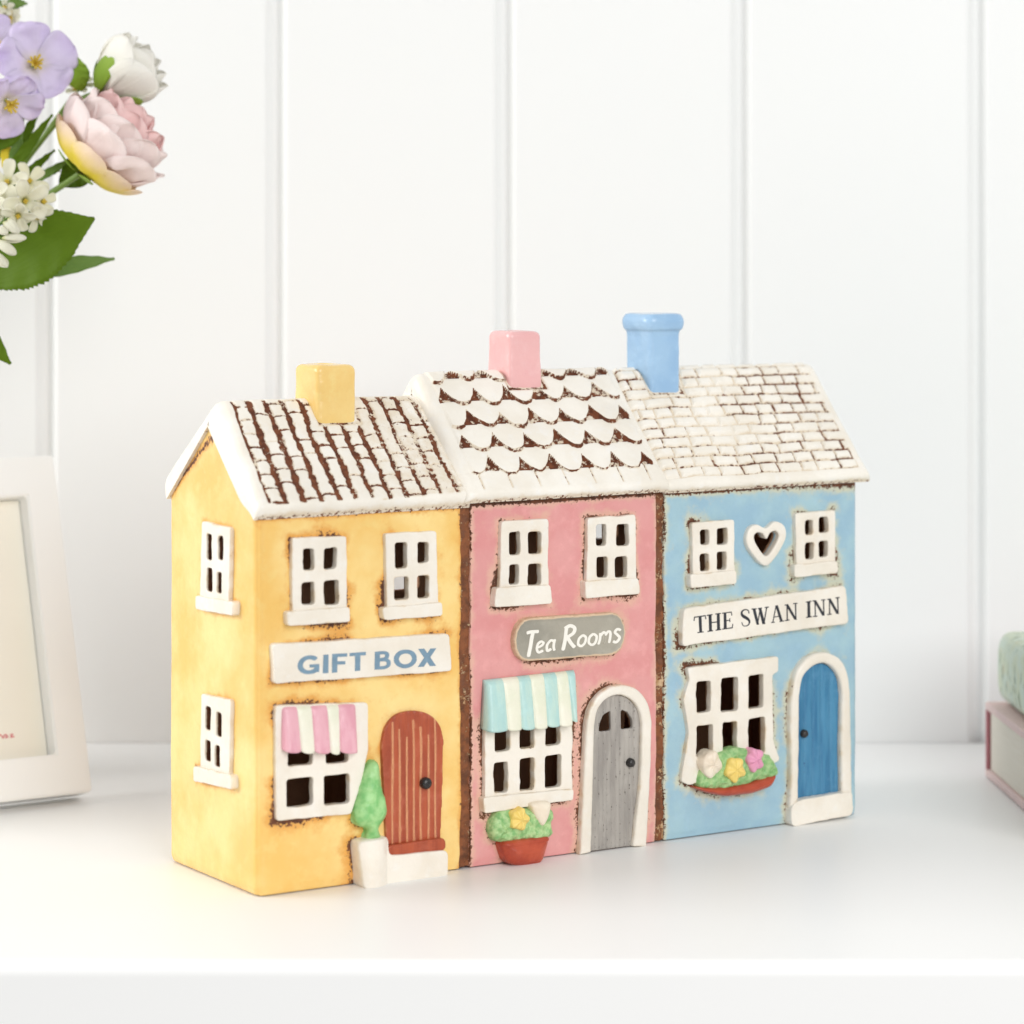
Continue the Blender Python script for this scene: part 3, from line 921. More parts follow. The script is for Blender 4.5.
# --- roofs
def roof(s0, s1, ztip, zr, mat, label, relief, lean=(0, 0), draw=0, thick=.0068, stack=None, zback=None, tip=-.0045):
    """front eave tip, rounded ridge, back eave; relief(s, q, qmax) -> (height, stain) on the front slope"""
    zb = zback if zback else ztip + .0045
    path = [(tip, ztip), (.0355, zr), (DEP + .004, zb)]
    # centre line with a softened ridge, sampled densely
    def pt(i):
        return np.array(path[i])
    f0, f1, f2 = pt(0), pt(1), pt(2)
    L1, L2 = np.linalg.norm(f1 - f0), np.linalg.norm(f2 - f1)
    rr = .0078
    T = []
    e = lambda n, L, r: list(r * (np.linspace(0, 1, 10) ** 2)) + list(np.linspace(r, L, n)[1:])
    q = e(150, L1 - rr, .003)
    pts = [f0 + (f1 - f0) * (x / L1) for x in q]
    nr = 14
    a_, b_ = f0 + (f1 - f0) * ((L1 - rr) / L1), f1 + (f2 - f1) * (rr / L2)
    for k in range(1, nr):
        t = k / nr
        pts.append(a_ * (1 - t) ** 2 + f1 * 2 * t * (1 - t) + b_ * t * t)
    q2 = [L2 - x for x in reversed(e(60, L2 - rr, .003))]
    pts += [f1 + (f2 - f1) * (x / L2) for x in q2]
    pts = np.array(pts)
    seg = np.r_[0, np.cumsum(np.linalg.norm(np.diff(pts, axis=0), axis=1))]
    dv = np.gradient(pts, axis=0); dv /= np.linalg.norm(dv, axis=1)[:, None]
    nrm = np.column_stack([-dv[:, 1], dv[:, 0]])
    ww = s1 - s0
    ed = .0042 * np.linspace(0, 1, 14) ** 2
    sv = np.r_[ed, np.linspace(.0042, ww - .0042, int(ww / .00036))[1:-1], ww - ed[::-1]]
    Sg, Qg = np.meshgrid(sv, seg)
    nQ, nS = Sg.shape
    r = .0042
    prof = lambda d: (1 - (1 - np.clip(d / r, 0, 1)) ** 2.6) ** (1 / 2.6)
    m = prof(np.minimum(Sg, ww - Sg)) * prof(1.3 * np.minimum(Qg, seg[-1] - Qg))
    hgt, st = relief(Sg.ravel(), Qg.ravel(), L1, ww)
    slope = sstep(L1 + .0005, L1 - .002, Qg.ravel())
    hgt = (hgt * slope).reshape(nQ, nS); st = (st * slope).reshape(nQ, nS)
    if stack:
        sc_, dc_, a_h, b_h = stack
        far = np.maximum(np.abs(Sg + s0 - sc_) - a_h, np.abs(pts[:, 0][:, None] - dc_) - b_h)
        free = sstep(.0004, .0016, far)
        hgt = hgt * free - .0002 * (1 - free)
        ringn = noise(np.column_stack([Sg.ravel(), Qg.ravel()]), 300, 91).reshape(nQ, nS)
        st = np.maximum(st * free, np.exp(-((far - .0004) / .0008) ** 2) * (.55 + .4 * ringn) * slope.reshape(nQ, nS))
    wob = .0006 * fbm(np.column_stack([Sg.ravel(), Qg.ravel()]), 40, 77).reshape(nQ, nS) + .00015 * fbm(np.column_stack([Sg.ravel(), Qg.ravel()]), 260, 78).reshape(nQ, nS)
    off = m * (hgt + wob)                         # the sampled path is the outer face
    thick = (thick - .0028 * sstep(.013, .001, Qg))[:, :, None]
    base = pts[:, None, :] - nrm[:, None, :] * thick
    outer = base + nrm[:, None, :] * (thick[:, :, 0] * m + off)[:, :, None]
    inn = base
    leanx = lean[0] + (lean[1] - lean[0]) * (Qg / seg[-1])
    inset = draw * m * np.exp(-((Qg - L1) / .026) ** 2) * (1 - Sg / ww)
    O = np.stack([Sg + s0 + leanx + inset, outer[:, :, 0], outer[:, :, 1]], -1).reshape(-1, 3)
    I = np.stack([Sg + s0 + leanx, np.broadcast_to(inn[:, :, 0], Sg.shape), np.broadcast_to(inn[:, :, 1], Sg.shape)], -1).reshape(-1, 3)
    N = nQ * nS
    idx = np.arange(N).reshape(nQ, nS)
    a, b, c, d = idx[:-1, :-1].ravel(), idx[1:, :-1].ravel(), idx[1:, 1:].ravel(), idx[:-1, 1:].ravel()
    faces = list(zip(a, d, c, b)) + list(zip(a + N, b + N, c + N, d + N))
    ring = list(idx[0, :]) + list(idx[1:, -1]) + list(idx[-1, -2::-1]) + list(idx[-2:0:-1, 0])
    for i in range(len(ring)):
        p, q_ = ring[i], ring[(i + 1) % len(ring)]
        faces.append((p, p + N, q_ + N, q_))
    me = bpy.data.meshes.new('roof')
    me.from_pydata(np.vstack([O, I]) - np.array([LEN / 2, DEP / 2, 0]), [], [tuple(int(x) for x in f) for f in faces])
    me.update()
    bm = bmesh.new(); bm.from_mesh(me); bmesh.ops.recalc_face_normals(bm, faces=bm.faces); bm.to_mesh(me); bm.free()
    es = np.exp(-np.minimum(Qg, seg[-1] - Qg) / .0003) * .5
    under = np.full(N, .32)
    set_attr(me, 'stain', np.r_[np.maximum(st, es).ravel(), under])
    smooth(me)
    o = link('roof', me, root, M['roof']); o['label'] = label
    return o

def P2(s, q): return np.column_stack([s, q])

def relief_tiles(s, q, L, ww):
    """long tiles: strong joints down the slope, short curved cross joints"""
    P = P2(s, q)
    x = s + .0010 * noise(P, 80, 1) + .0004 * noise(P, 420, 2) - .0050
    cw = .0071
    c = np.floor(x / cw); fx = x / cw - c
    y = q - .0022 + .0004 * noise(P, 260, 3)
    rh = .0066
    off = np.where(c % 2 == 0, 0, .5) + .18 * np.sin(c * 2.3)
    yy = y / rh + off - .10 * (1 - (2 * fx - 1) ** 2)
    fy = yy - np.floor(yy)
    dv = np.minimum(fx, 1 - fx) * cw; dh = np.minimum(fy, 1 - fy) * rh
    band = sstep(-.0002, .0004, x) * sstep(-.0003, .0006, y + .001 * noise(P, 300, 9)) * sstep(L - .0012, L - .0035, q) * sstep(ww - .001, ww - .003, s)
    wv = .0013 + .00045 * noise(P, 200, 4) - .0002 * sstep(.02, .07, s); wh = .00042 + .00022 * noise(P, 180, 5)
    rk = np.floor(yy)
    cc = np.where(fy > .5, rk + 1, rk)
    pres = _hash(c.astype(np.int64), cc.astype(np.int64), np.zeros(len(s), np.int64), 9)
    gv = sstep(wv * 1.35, wv * .55, dv + .0006 * noise(P, 800, 15)); gh = sstep(wh * 1.5, wh * .6, dh + .0003 * noise(P, 600, 16)) * sstep(-.75, -.1, pres)
    rub = np.clip(.80 - .22 * sstep(.02, .075, s) + .42 * fbm(P, 90, 6), .1, 1)
    g = np.maximum(gv, gh * .9) * band
    h = .0003 * band * (1 - g) - .0004 * g
    spk = .20 * band * sstep(.035, .07, s)
    st = np.maximum(g * np.clip(rub * 1.12, 0, 1), spk + .05 * band)
    return h, st

def relief_scales(s, q, L, ww):
    """fish scale tiles in staggered rows over one plain course"""
    P = P2(s, q)
    x = s + .0004 * noise(P, 110, 11) - .0052
    rh = .0112; cw = .0139
    qq = L - q + .0007 * noise(P, 130, 12) + .0004 * noise(P, 420, 19) + .0048
    row = np.floor(qq / rh); fy = qq / rh - row
    zi = np.zeros(len(s), np.int64)
    def tile(rw):
        u = x / cw + .5 * (rw % 2) + .3
        c = np.floor(u); hf = np.abs(2 * (u - c) - 1)
        r1 = _hash(c.astype(np.int64), rw.astype(np.int64), zi, 5)
        r2 = _hash(c.astype(np.int64), rw.astype(np.int64), zi, 6)
        hf = np.clip(np.abs(2 * (u - c) - 1 + .08 * r2), 0, 1)
        return .46 + (.70 + .07 * r1) * np.clip(1 - hf ** (2.2 + .4 * r1), 0, 1)
    y0 = tile(row); yp = tile(row - 1) - 1.0
    over = fy < yp                                    # still under the long tile of the row above
    yb = np.where(over, yp, y0)
    inside = np.where(over, 1.0, sstep(.03, -.03, fy - y0))
    depth = np.where(over, fy + 1, fy)
    last = row >= 5
    mask = sstep(.0, .0009, x) * sstep(ww - .0042, ww - .0054, s) * np.where(last, over & (row <= 5), True)
    grout = (1 - inside) * mask
    h = mask * (inside * (.0003 + .0010 * np.clip(depth / 1.1, 0, 1)) - .0008 * (1 - inside))
    edge_d = np.minimum(np.abs(fy - y0), np.where(yp > -.5, np.abs(fy - yp), 9))
    outline = sstep(.10, .03, edge_d) * mask * (.70 + .36 * noise(P, 240, 14))
    # thin joints of the last course
    xb = s / .0125 + .35
    fb_ = xb - np.floor(xb)
    jl = sstep(.0006, .0002, np.minimum(fb_, 1 - fb_) * .0125) * last * (~over) * (q > .0030)
    h = h + last * (~over) * .0003 - jl * .0005
    st = np.maximum(np.maximum(grout * np.clip(.66 + .45 * noise(P, 480, 13), 0, .9), outline), jl * (.40 + .2 * noise(P, 200, 18)))
    return h, st

def relief_bricks(s, q, L, ww):
    """small flat bricks with faint joints, darker at the right"""
    P = P2(s, q)
    rh = .00485
    y = q + .0005 * noise(P, 90, 21) + .00025 * noise(P, 300, 22) - .0042
    row = np.floor(y / rh); fy = y / rh - row
    ri = row.astype(np.int64)
    z0 = np.zeros(len(s), np.int64)
    wob = .0006 * noise(P, 160, 23)
    cw = .0098 + .0018 * _hash(ri, z0, z0, 3)
    x = s + wob
    u = x / cw + .5 * (ri % 2) + .35 * _hash(ri, z0 + 1, z0, 4) + .12 * np.sin(x * 260 + ri * 1.7)
    c = np.floor(u); fx = u - c
    dv = np.minimum(fx, 1 - fx) * cw; dh = np.minimum(fy, 1 - fy) * rh
    band = sstep(-.0003, .0005, y) * sstep(ww - .0045, ww - .006, s) * sstep(L - .0008, L - .0025, q)
    g = np.maximum(sstep(.00075, .00020, dv + .0002 * noise(P, 500, 25)), sstep(.00075, .00020, dh + .0002 * noise(P, 500, 26))) * band
    p = fbm(P, 70, 24)
    dark = np.clip(.47 + .45 * p + .14 * sstep(.04, .08, s) + .10 * sstep(.02, .0, np.abs(q - .016)), .14, .95)
    h = band * (.0009 * sstep(.0002, .0015, np.minimum(dv, dh))) - .0004 * g
    return h, np.maximum(g * dark, .06 * band)

# outer faces measured on the ornament
R_Y = roof(-.0020, .0872, .1372, .1757, 'roof', 'white roof of long tiles with dark brown joints', relief_tiles, draw=.0032, thick=.0086, stack=(.0452, .0332, .0084, .0092))
R_P = roof(.0838, .1762, .1374, .1836, 'roof', 'white roof of staggered fish scale tiles', relief_scales, tip=-.0058, stack=(.1305, .0362, .0079, .0085))
R_B = roof(.1742, .2764, .1366, .1831, 'roof', 'cream roof of small bricks with faint joints', relief_bricks, stack=(.1946, .0340, .0075, .0088))

# --- chimneys
def chimney(s, d, rings, mat, parent, label):
    """rings: (z, half width, half depth); rounded square section, sunk flue on top"""
    V, Fc = [], []
    n = 48
    def sec(hw, hd, e=.22):
        out = []
        for k in range(n):
            a = 2 * math.pi * k / n + .001
            c, s_ = math.cos(a), math.sin(a)
            out.append((hw * math.copysign(abs(c) ** e, c), hd * math.copysign(abs(s_) ** e, s_)))
        return out
    for z, hw, hd, e in rings:
        for x, y in sec(hw, hd, e):
            V.append((s + x, d + y, z))
    m = len(rings)
    for j in range(m - 1):
        for k in range(n):
            Fc.append((j * n + k, j * n + (k + 1) % n, (j + 1) * n + (k + 1) % n, (j + 1) * n + k))
    Fc.append(tuple(range(n))[::-1]); Fc.append(tuple((m - 1) * n + k for k in range(n)))
    me = remesh(V, Fc, .0004, 5)
    co = coords(me); nn = normals(me)
    co += nn * (.0003 * fbm(co, 120, int(s * 1000)))[:, None]
    put(me, co - np.array([LEN / 2, DEP / 2, 0])); smooth(me)
    o = link('chimney', me, parent, M[mat]); o['label'] = label
    return o

def block(z0, z1, hw, hd, f=1.0, r=.0022, hole=.0026):
    R = [(z0, hw * f, hd * f, .22), (z0 + (z1 - r - z0) * .5, hw * (1 + f) / 2, hd * (1 + f) / 2, .22), (z1 - r, hw, hd, .22)]
    for k in range(1, 6):
        a = math.pi / 2 * k / 5
        R.append((z1 - r + r * math.sin(a), hw - r * (1 - math.cos(a)), hd - r * (1 - math.cos(a)), .24))
    R += [(z1, hole * 1.15, hole * 1.15, 1), (z1 - .0004, hole, hole, 1), (z1 - .012, hole, hole, 1)]
    return R

CY = chimney(.0452, .0332, block(.150, .1858, .0084, .0092), 'yellow_chimney', R_Y, 'squat butter yellow chimney')
CP = chimney(.1305, .0362, block(.155, .1965, .0074, .0080, 1.10), 'pink_chimney', R_P, 'rose pink chimney')
hw, hd = .0075, .0088
ringsb = [(.155, hw, hd, .22), (.1935, hw * 1.0, hd * 1.0, .24), (.1955, hw * 1.05, hd * 1.05, .3), (.1962, hw * 1.2, hd * 1.2, .42), (.1976, hw * 1.28, hd * 1.24, .46),
          (.1994, hw * 1.31, hd * 1.27, .46), (.2010, hw * 1.25, hd * 1.21, .46), (.2020, hw * 1.16, hd * 1.14, .46), (.2024, hw * .98, hd * .98, .46),
          (.2024, .003, .003, 1), (.2020, .0026, .0026, 1), (.192, .0026, .0026, 1)]
CB = chimney(.1946, .0340, ringsb, 'blue_chimney', R_B, 'tall sky blue chimney with a rolled collar')

# ================================================================== SETTING
M['wallpaint'] = paint('white_panel_paint', (236, 237, 236), .5, 3, .012, 300, .05, .0003)
M['tablepaint'] = paint('white_table_lacquer', (244, 244, 243), .42, 5, .008, 500, .03, .0002)

# boarded wall: boards with a V groove and bead between them
WY = 1.325
GX = [-.3218, -.2143, -.1087, -.0032, .1055, .2147, .3220]
prof = []
x_start, x_end = -2.4, 2.4
gx = list(GX)
while gx[0] > x_start + .1: gx.insert(0, gx[0] - .1075)
while gx[-1] < x_end - .1: gx.append(gx[-1] + .1075)
prof.append((x_start, 0))
for g in gx:
    w = .0040
    prof += [(g - w - .0012, 0), (g - w - .0004, .0003), (g - w * .45, .0034), (g - w * .15, .0042), (g + w * .15, .0042), (g + w * .45, .0034), (g + w + .0004, .0003), (g + w + .0012, 0)]
prof.append((x_end, 0))
V, Fc = [], []
for x, d in prof:
    V += [(x, WY + d, -.8), (x, WY + d, 1.7), (x, WY + .03, -.8), (x, WY + .03, 1.7)]
for i in range(len(prof) - 1):
    a = i * 4; b = a + 4
    Fc += [(a, b, b + 1, a + 1), (a + 2, a + 3, b + 3, b + 2), (a + 1, b + 1, b + 3, a + 3), (a, a + 2, b + 2, b)]
Fc += [(0, 1, 3, 2), (len(V) - 4, len(V) - 2, len(V) - 1, len(V) - 3)]
wall = link('wall', clean(V, Fc), None, M['wallpaint'])
wall['label'] = 'white wall of upright boards with narrow grooves'; wall['kind'] = 'structure'

# table: slab with a slightly eased edge
bm = bmesh.new()
bmesh.ops.create_cube(bm, size=1)
bmesh.ops.scale(bm, vec=(3.2, WY - .926, .05), verts=bm.verts)
bmesh.ops.translate(bm, vec=(0, (WY + .926) / 2 - .0005, -.025), verts=bm.verts)
bmesh.ops.bevel(bm, geom=[e for e in bm.edges if all(v.co.y < 1 for v in e.verts) and abs(e.verts[0].co.x - e.verts[1].co.x) > 1], offset=.0045, segments=8, profile=.5, affect='EDGES')
me = bpy.data.meshes.new('table'); bm.to_mesh(me); bm.free(); smooth(me)
for p in me.polygons: p.use_smooth = p.area < .02
table = link('table_top', me, None, M['tablepaint'])
table['label'] = 'glossy white table top with a thick front edge'; table['kind'] = 'structure'

# ================================================================== PHOTO FRAME
M['framepaint'] = paint('frame_paint', (240, 240, 238), .45, 30, .02, 120, .08, .0004)
M['mat'] = paint('mount_card', (226, 219, 202), .8, 40, .02)
M['print'] = paint('print_paper', (238, 234, 222), .7, 40, .02)
M['pinkink'] = paint('pink_ink', (214, 128, 132), .6, 200, .1)
M['backing'] = paint('frame_backing', (120, 92, 66), .8, 60, .08)
PHI = math.radians(33.0)
fw, fh, fm_, fd = .122, .1416, .0168, .016
fx = .0140
fr = thing('photo_frame', 'white wooden photo frame leaning back on the table', 'photo frame', (0, 0, 0))
lean = math.radians(16)
fr.rotation_euler = (-lean, 0, PHI)
cpt = W(92.5, 803, 1.185)
fr.location = (cpt.x, cpt.y, .0048)
# outline in (x to the left negative, z up), front face at y=0
def fbox(name, polys, y0, y1, mat, parent, bev=0):
    V, Fc = prism(polys, y0, y1)
    V = [(a, t, b) for a, b, t in V]
    me = clean(V, Fc)
    if bev:
        bm = bmesh.new(); bm.from_mesh(me)
        bmesh.ops.dissolve_limit(bm, angle_limit=.02, verts=bm.verts, edges=bm.edges)
        bmesh.ops.bevel(bm, geom=[e for e in bm.edges if e.is_manifold and e.calc_face_angle(0) > .5], offset=bev, segments=2, affect='EDGES')
        bm.to_mesh(me); bm.free()
    return link(name, me, parent, mat)
R_ = lambda x0, z0, x1, z1: [(x0, z0), (x1, z0), (x1, z1), (x0, z1)]
fbox('moulding', [(R_(-fw, 0, 0, fh), [R_(-fw + fx, fm_, -fx, fh - fm_)])], 0, fd, M['framepaint'], fr, .0007)
pr = fbox('print', [(R_(-fw + fx + .0003, fm_ + .0003, -fx - .0003, fh - fm_ - .0003), [])], .0085, .0095, M['print'], fr)
fbox('backing', [(R_(-fw + fx + .0004, fm_ + .0004, -fx - .0004, fh - fm_ - .0004), [])], .0118, .0150, M['backing'], fr)
st = [ribbon([(x + .0055, y) for x, y in q], .0005) for q in (
    [(-.0440, .0268), (-.0428, .0300), (-.0416, .0282), (-.0424, .0262), (-.0410, .0268)],
    [(-.0404, .0266), (-.0398, .0278), (-.0388, .0270), (-.0384, .0262), (-.0376, .0274), (-.0366, .0272), (-.0372, .0262), (-.0360, .0266)],
    [(-.0352, .0272), (-.0340, .0274), (-.0350, .0262), (-.0334, .0264)],
    [(-.0520, .0268), (-.0505, .0296), (-.0492, .0270), (-.0478, .0290), (-.0462, .0266)])]
V, Fc = [], []
for i, s in enumerate(st):
    v2, f2 = prism([(s, [])], .0083 + .00001 * i, .0088)
    n = len(V); V += [(a, t, b) for a, b, t in v2]; Fc += [tuple(k + n for k in f) for f in f2]
link('handwriting', clean(V, Fc), pr, M['pinkink'])
V, Fc = prism([([(-.072, .0), (-.046, .0), (-.050, .1), (-.068, .1)], [])], 0, .003)
me = clean([(a, t, b) for a, b, t in V], Fc)
st_o = link('stand', me, fr, M['backing'])
st_o.location = (0, .047, -.0175); st_o.rotation_euler = (math.radians(19), 0, 0)

# ================================================================== BOOKS
M['pinkcloth'] = paint('pink_cloth', (230, 204, 200), .75, 300, .12, 900, .3, .0003)
M['pinkspine'] = paint('dark_pink_spine', (190, 124, 130), .7, 300, .1)
def page_mat():
    m, nt, b = new_mat('page_edges')
    tc = nt.nodes.new('ShaderNodeTexCoord')
    mp = nt.nodes.new('ShaderNodeMapping'); mp.inputs['Scale'].default_value = (.02, .02, 1)
    nt.links.new(tc.outputs['Object'], mp.inputs['Vector'])
    nf = noise_node(nt, 2200, 3, mp.outputs['Vector'])
    nt.links.new(mixc(nt, nf, lin((222, 212, 196)), lin((240, 233, 222))), b.inputs['Base Color'])
    b.inputs['Roughness'].default_value = .8
    bump(nt, b, nf, .3, .0004)
    return m
M['pages'] = page_mat()
def mint_mat():
    m, nt, b = new_mat('mint_patterned_cloth')
    tc = nt.nodes.new('ShaderNodeTexCoord')
    mp = nt.nodes.new('ShaderNodeMapping'); mp.inputs['Scale'].default_value = (1, 1, .35); mp.inputs['Rotation'].default_value = (.3, 0, 0)
    nt.links.new(tc.outputs['Object'], mp.inputs['Vector'])
    base = mixc(nt, ramp(nt, noise_node(nt, 130, 3), .4, .62), lin((214, 222, 198)), lin((214, 226, 212)))
    base = mixc(nt, ramp(nt, noise_node(nt, 300, 2, mp.outputs['Vector']), .58, .66), base, lin((140, 158, 130)))
    base = mixc(nt, ramp(nt, noise_node(nt, 260, 1, mp.outputs['Vector']), .70, .74), base, lin((226, 206, 160)))
    nt.links.new(base, b.inputs['Base Color']); b.inputs['Roughness'].default_value = .65
    bump(nt, b, noise_node(nt, 1500, 2), .2, .0003)
    return m
M['mint'] = mint_mat()

def solid(name, x0, y0, z0, x1, y1, z1, mat, parent, bev=.0008, seg=2):
    bm = bmesh.new(); bmesh.ops.create_cube(bm, size=1)
    bmesh.ops.scale(bm, vec=(x1 - x0, y1 - y0, z1 - z0), verts=bm.verts)
    bmesh.ops.translate(bm, vec=((x0 + x1) / 2, (y0 + y1) / 2, (z0 + z1) / 2), verts=bm.verts)
    bmesh.ops.bevel(bm, geom=bm.edges[:], offset=bev, segments=seg, profile=.5, affect='EDGES')
    me = bpy.data.meshes.new(name); bm.to_mesh(me); bm.free()
    return link(name, me, parent, mat)

# the pink book: head towards the left, spine towards the wall
bk = thing('pink_book', 'thick pink clothbound book with cream pages, lying flat under the mint one', 'book', W(985, 778, 1.243))
bk.location.z = .0003
bk.rotation_euler = (0, 0, math.radians(2.5))
BT, BL_, BW = .0322, .21, .158            # thickness, length to the right, depth towards the viewer
solid('cover', 0, -BW, BT - .0034, BL_, 0, BT, M['pinkcloth'], bk)['label'] = 'pink top board'
solid('cover', 0, -BW, 0, BL_, 0, .0034, M['pinkcloth'], bk)['label'] = 'pink bottom board'
solid('spine', .0001, -.0030, .0030, BL_ - .0001, -.0002, BT - .0030, M['pinkspine'], bk, .0006)
solid('pages', .0016, -BW + .005, .0035, BL_ - .003, -.0045, BT - .0035, M['pages'], bk, .0004)
# mint book on top, rounded spine to the left
mb = thing('mint_book', 'mint green patterned book with a rounded spine, on top of the pink book', 'book', bk.matrix_world.translation)
mb.location = (bk.location.x + .0045, bk.location.y - .006, BT + .0008)
mb.rotation_euler = (0, 0, math.radians(2.0))
MT = .0305
out = []
for k in range(13):
    a = math.pi / 2 + math.pi * k / 12
    out.append((.0075 + .0075 * math.copysign(abs(math.cos(a)) ** .75, math.cos(a)), MT / 2 + MT / 2 * math.copysign(abs(math.sin(a)) ** .55, math.sin(a))))
inn = [(.0028 + (x - .0) * .96 if x < .0075 else x, MT / 2 + (z - MT / 2) * .84) for x, z in out]
case = [(.17, MT)] + out + [(.17, 0), (.17, .0026)] + [(x, z) for x, z in reversed(inn)] + [(.17, MT - .0026)]
V, Fc = prism([(case, [])], -.150, 0)
me = clean([(a, t, b) for a, b, t in V], Fc)
bm = bmesh.new(); bm.from_mesh(me); bmesh.ops.dissolve_limit(bm, angle_limit=.01, verts=bm.verts, edges=bm.edges); bm.to_mesh(me); bm.free()
link('cover', me, mb, M['mint'])
solid('pages', .006, -.147, .0034, .166, -.003, MT - .0034, M['pages'], mb, .0006)

# ================================================================== FLOWERS
def petal_mat(name, tip, mid, base, b0=.08, b1=.35, rough=.6, trans=.28, vein=.03):
    m, nt, b = new_mat(name)
    u = attr(nt, 'along')
    nf = noise_node(nt, 220, 3)
    uu = math_node(nt, 'ADD', u, math_node(nt, 'MULTIPLY', math_node(nt, 'SUBTRACT', nf, .5), .16))
    c = mixc(nt, ramp(nt, uu, b0, b1), lin(base), lin(mid))
    c = mixc(nt, ramp(nt, uu, .55, 1.0), c, lin(tip))
    v = attr(nt, 'across')
    vn = nt.nodes.new('ShaderNodeTexNoise'); vn.inputs['Scale'].default_value = 14
    cmb = nt.nodes.new('ShaderNodeCombineXYZ'); nt.links.new(v, cmb.inputs[0])
    nt.links.new(math_node(nt, 'MULTIPLY', u, .08), cmb.inputs[1]); nt.links.new(cmb.outputs[0], vn.inputs['Vector'])
    bc = mixc(nt, math_node(nt, 'MULTIPLY', vn.outputs['Fac'], vein * 4), c, tuple(x * .8 for x in lin(mid)[:3]) + (1,))
    nt.links.new(bc, b.inputs['Base Color'])
    b.inputs['Roughness'].default_value = rough; b.inputs['Specular IOR Level'].default_value = .22
    bump(nt, b, vn.outputs['Fac'], .5, .0007)
    tr = nt.nodes.new('ShaderNodeBsdfTranslucent'); nt.links.new(bc, tr.inputs['Color'])
    mx = nt.nodes.new('ShaderNodeMixShader'); mx.inputs[0].default_value = trans
    out = nt.nodes['Material Output']
    nt.links.new(b.outputs[0], mx.inputs[1]); nt.links.new(tr.outputs[0], mx.inputs[2]); nt.links.new(mx.outputs[0], out.inputs[0])
    return m

M['petal_pale'] = petal_mat('pale_pink_petal', (255, 243, 240), (255, 238, 234), (246, 224, 170), .08, .25)
M['petal_guard'] = petal_mat('guard_petal', (254, 234, 214), (252, 230, 140), (246, 226, 72), .45, .7)
M['petal_pink'] = petal_mat('pink_petal', (255, 226, 223), (253, 214, 213), (246, 204, 190), .08, .3)
M['petal_white'] = petal_mat('white_petal', (254, 252, 246), (252, 250, 240), (226, 230, 170), .02, .25)
M['petal_lilac'] = petal_mat('lilac_petal', (226, 212, 242), (232, 222, 244), (242, 236, 230), .05, .4, vein=.1)
M['petal_small'] = petal_mat('ivory_floret', (246, 244, 228), (244, 242, 222), (224, 226, 160), .02, .3)
M['sepal'] = petal_mat('sepal_green', (160, 190, 84), (142, 176, 58), (120, 136, 30), .0, .5, trans=.2)
M['leaf'] = petal_mat('dark_leaf', (104, 134, 22), (94, 124, 18), (84, 112, 16), .0, .3, rough=.62, trans=.25, vein=.12)
M['leaf_pale'] = petal_mat('pale_leaf', (128, 158, 86), (118, 150, 74), (104, 136, 60), .0, .3, trans=.25)
M['stem'] = paint('stem_green', (108, 136, 48), .5, 120, .15)
M['stamen'] = paint('stamen_yellow', (214, 186, 70), .6, 400, .15)
M['vase'] = paint('vase_glaze', (236, 234, 230), .2, 20, .02)

def petal(name, base, axis, phi, t0, t1, L, Wd, mat, parent, cup=.25, ruf=.04, r0=.002, seed=0, nu=16, nv=13, pinch=.55, tipv=3.0, thick=.00025):
    axis = Vector(axis).normalized()
    e1 = axis.orthogonal().normalized(); e2 = axis.cross(e1)
    r = e1 * math.cos(phi) + e2 * math.sin(phi); tg = axis.cross(r)
    p = Vector(base) + r * r0
    V, Fc, au, av = [], [], [], []
    us = [math.sin(math.pi / 2 * i / nu) for i in range(nu + 1)]
    q = np.array([[us[i], j / nv] for i in range(nu + 1) for j in range(nv + 1)])
    rn = noise(q + seed * 3.1, 4.0, seed)
    k = 0
    for i in range(nu + 1):
        u = us[i]
        th_ = t0 + (t1 - t0) * u
        dr = axis * math.cos(th_) + r * math.sin(th_)
        nin = axis * math.sin(th_) - r * math.cos(th_)
        if i: p = p + dr * (L * (us[i] - us[i - 1]))
        w = Wd * (max(u, .02) ** pinch) * math.sqrt(max(0.0, 1 - u ** tipv)) + Wd * .06 * (1 - u)
        for j in range(nv + 1):
            v = 2 * j / nv - 1
            lob = 1 - .10 * (1 - abs(v)) ** 2 * (u > .9)
            pos = p + tg * (w * v * math.cos(.5 * cup * v)) + nin * (cup * w * v * v + ruf * w * rn[k] * (u ** 1.5) * 2.4)
            V.append(pos - parent.location); au.append(u); av.append(v); k += 1
    for i in range(nu):
        for j in range(nv):
            a = i * (nv + 1) + j
            Fc.append((a, a + 1, a + nv + 2, a + nv + 1))
    me = bpy.data.meshes.new(name); me.from_pydata([tuple(x) for x in V], [], Fc)
    set_attr(me, 'along', np.array(au)); set_attr(me, 'across', np.array(av)); smooth(me)
    o = link(name, me, parent, M[mat] if isinstance(mat, str) else mat)
    s = o.modifiers.new('thick', 'SOLIDIFY'); s.thickness = thick
    return o

def tube(name, pts, r, mat, parent, n=8, r1=None):
    C = [Vector(q) for q in catmull([tuple(p) for p in pts], 8)]
    V, Fc = [], []
    m = len(C)
    for i, c in enumerate(C):
        d = (C[min(i + 1, m - 1)] - C[max(i - 1, 0)]).normalized()
        a = d.orthogonal().normalized(); b = d.cross(a)
        if i == 0: pa = a
        else:
            a = (pa - d * pa.dot(d)).normalized(); b = d.cross(a); pa = a
        rr = r + ((r1 if r1 is not None else r) - r) * i / (m - 1)
        for k in range(n):
            q = 2 * math.pi * k / n
            V.append(tuple(c + (a * math.cos(q) + b * math.sin(q)) * rr - parent.location))
    for i in range(m - 1):
        for k in range(n):
            Fc.append((i * n + k, i * n + (k + 1) % n, (i + 1) * n + (k + 1) % n, (i + 1) * n + k))
    Fc.append(tuple(range(n))[::-1]); Fc.append(tuple((m - 1) * n + k for k in range(n)))
    me = bpy.data.meshes.new(name); me.from_pydata(V, [], Fc); smooth(me)
    return link(name, me, parent, mat)

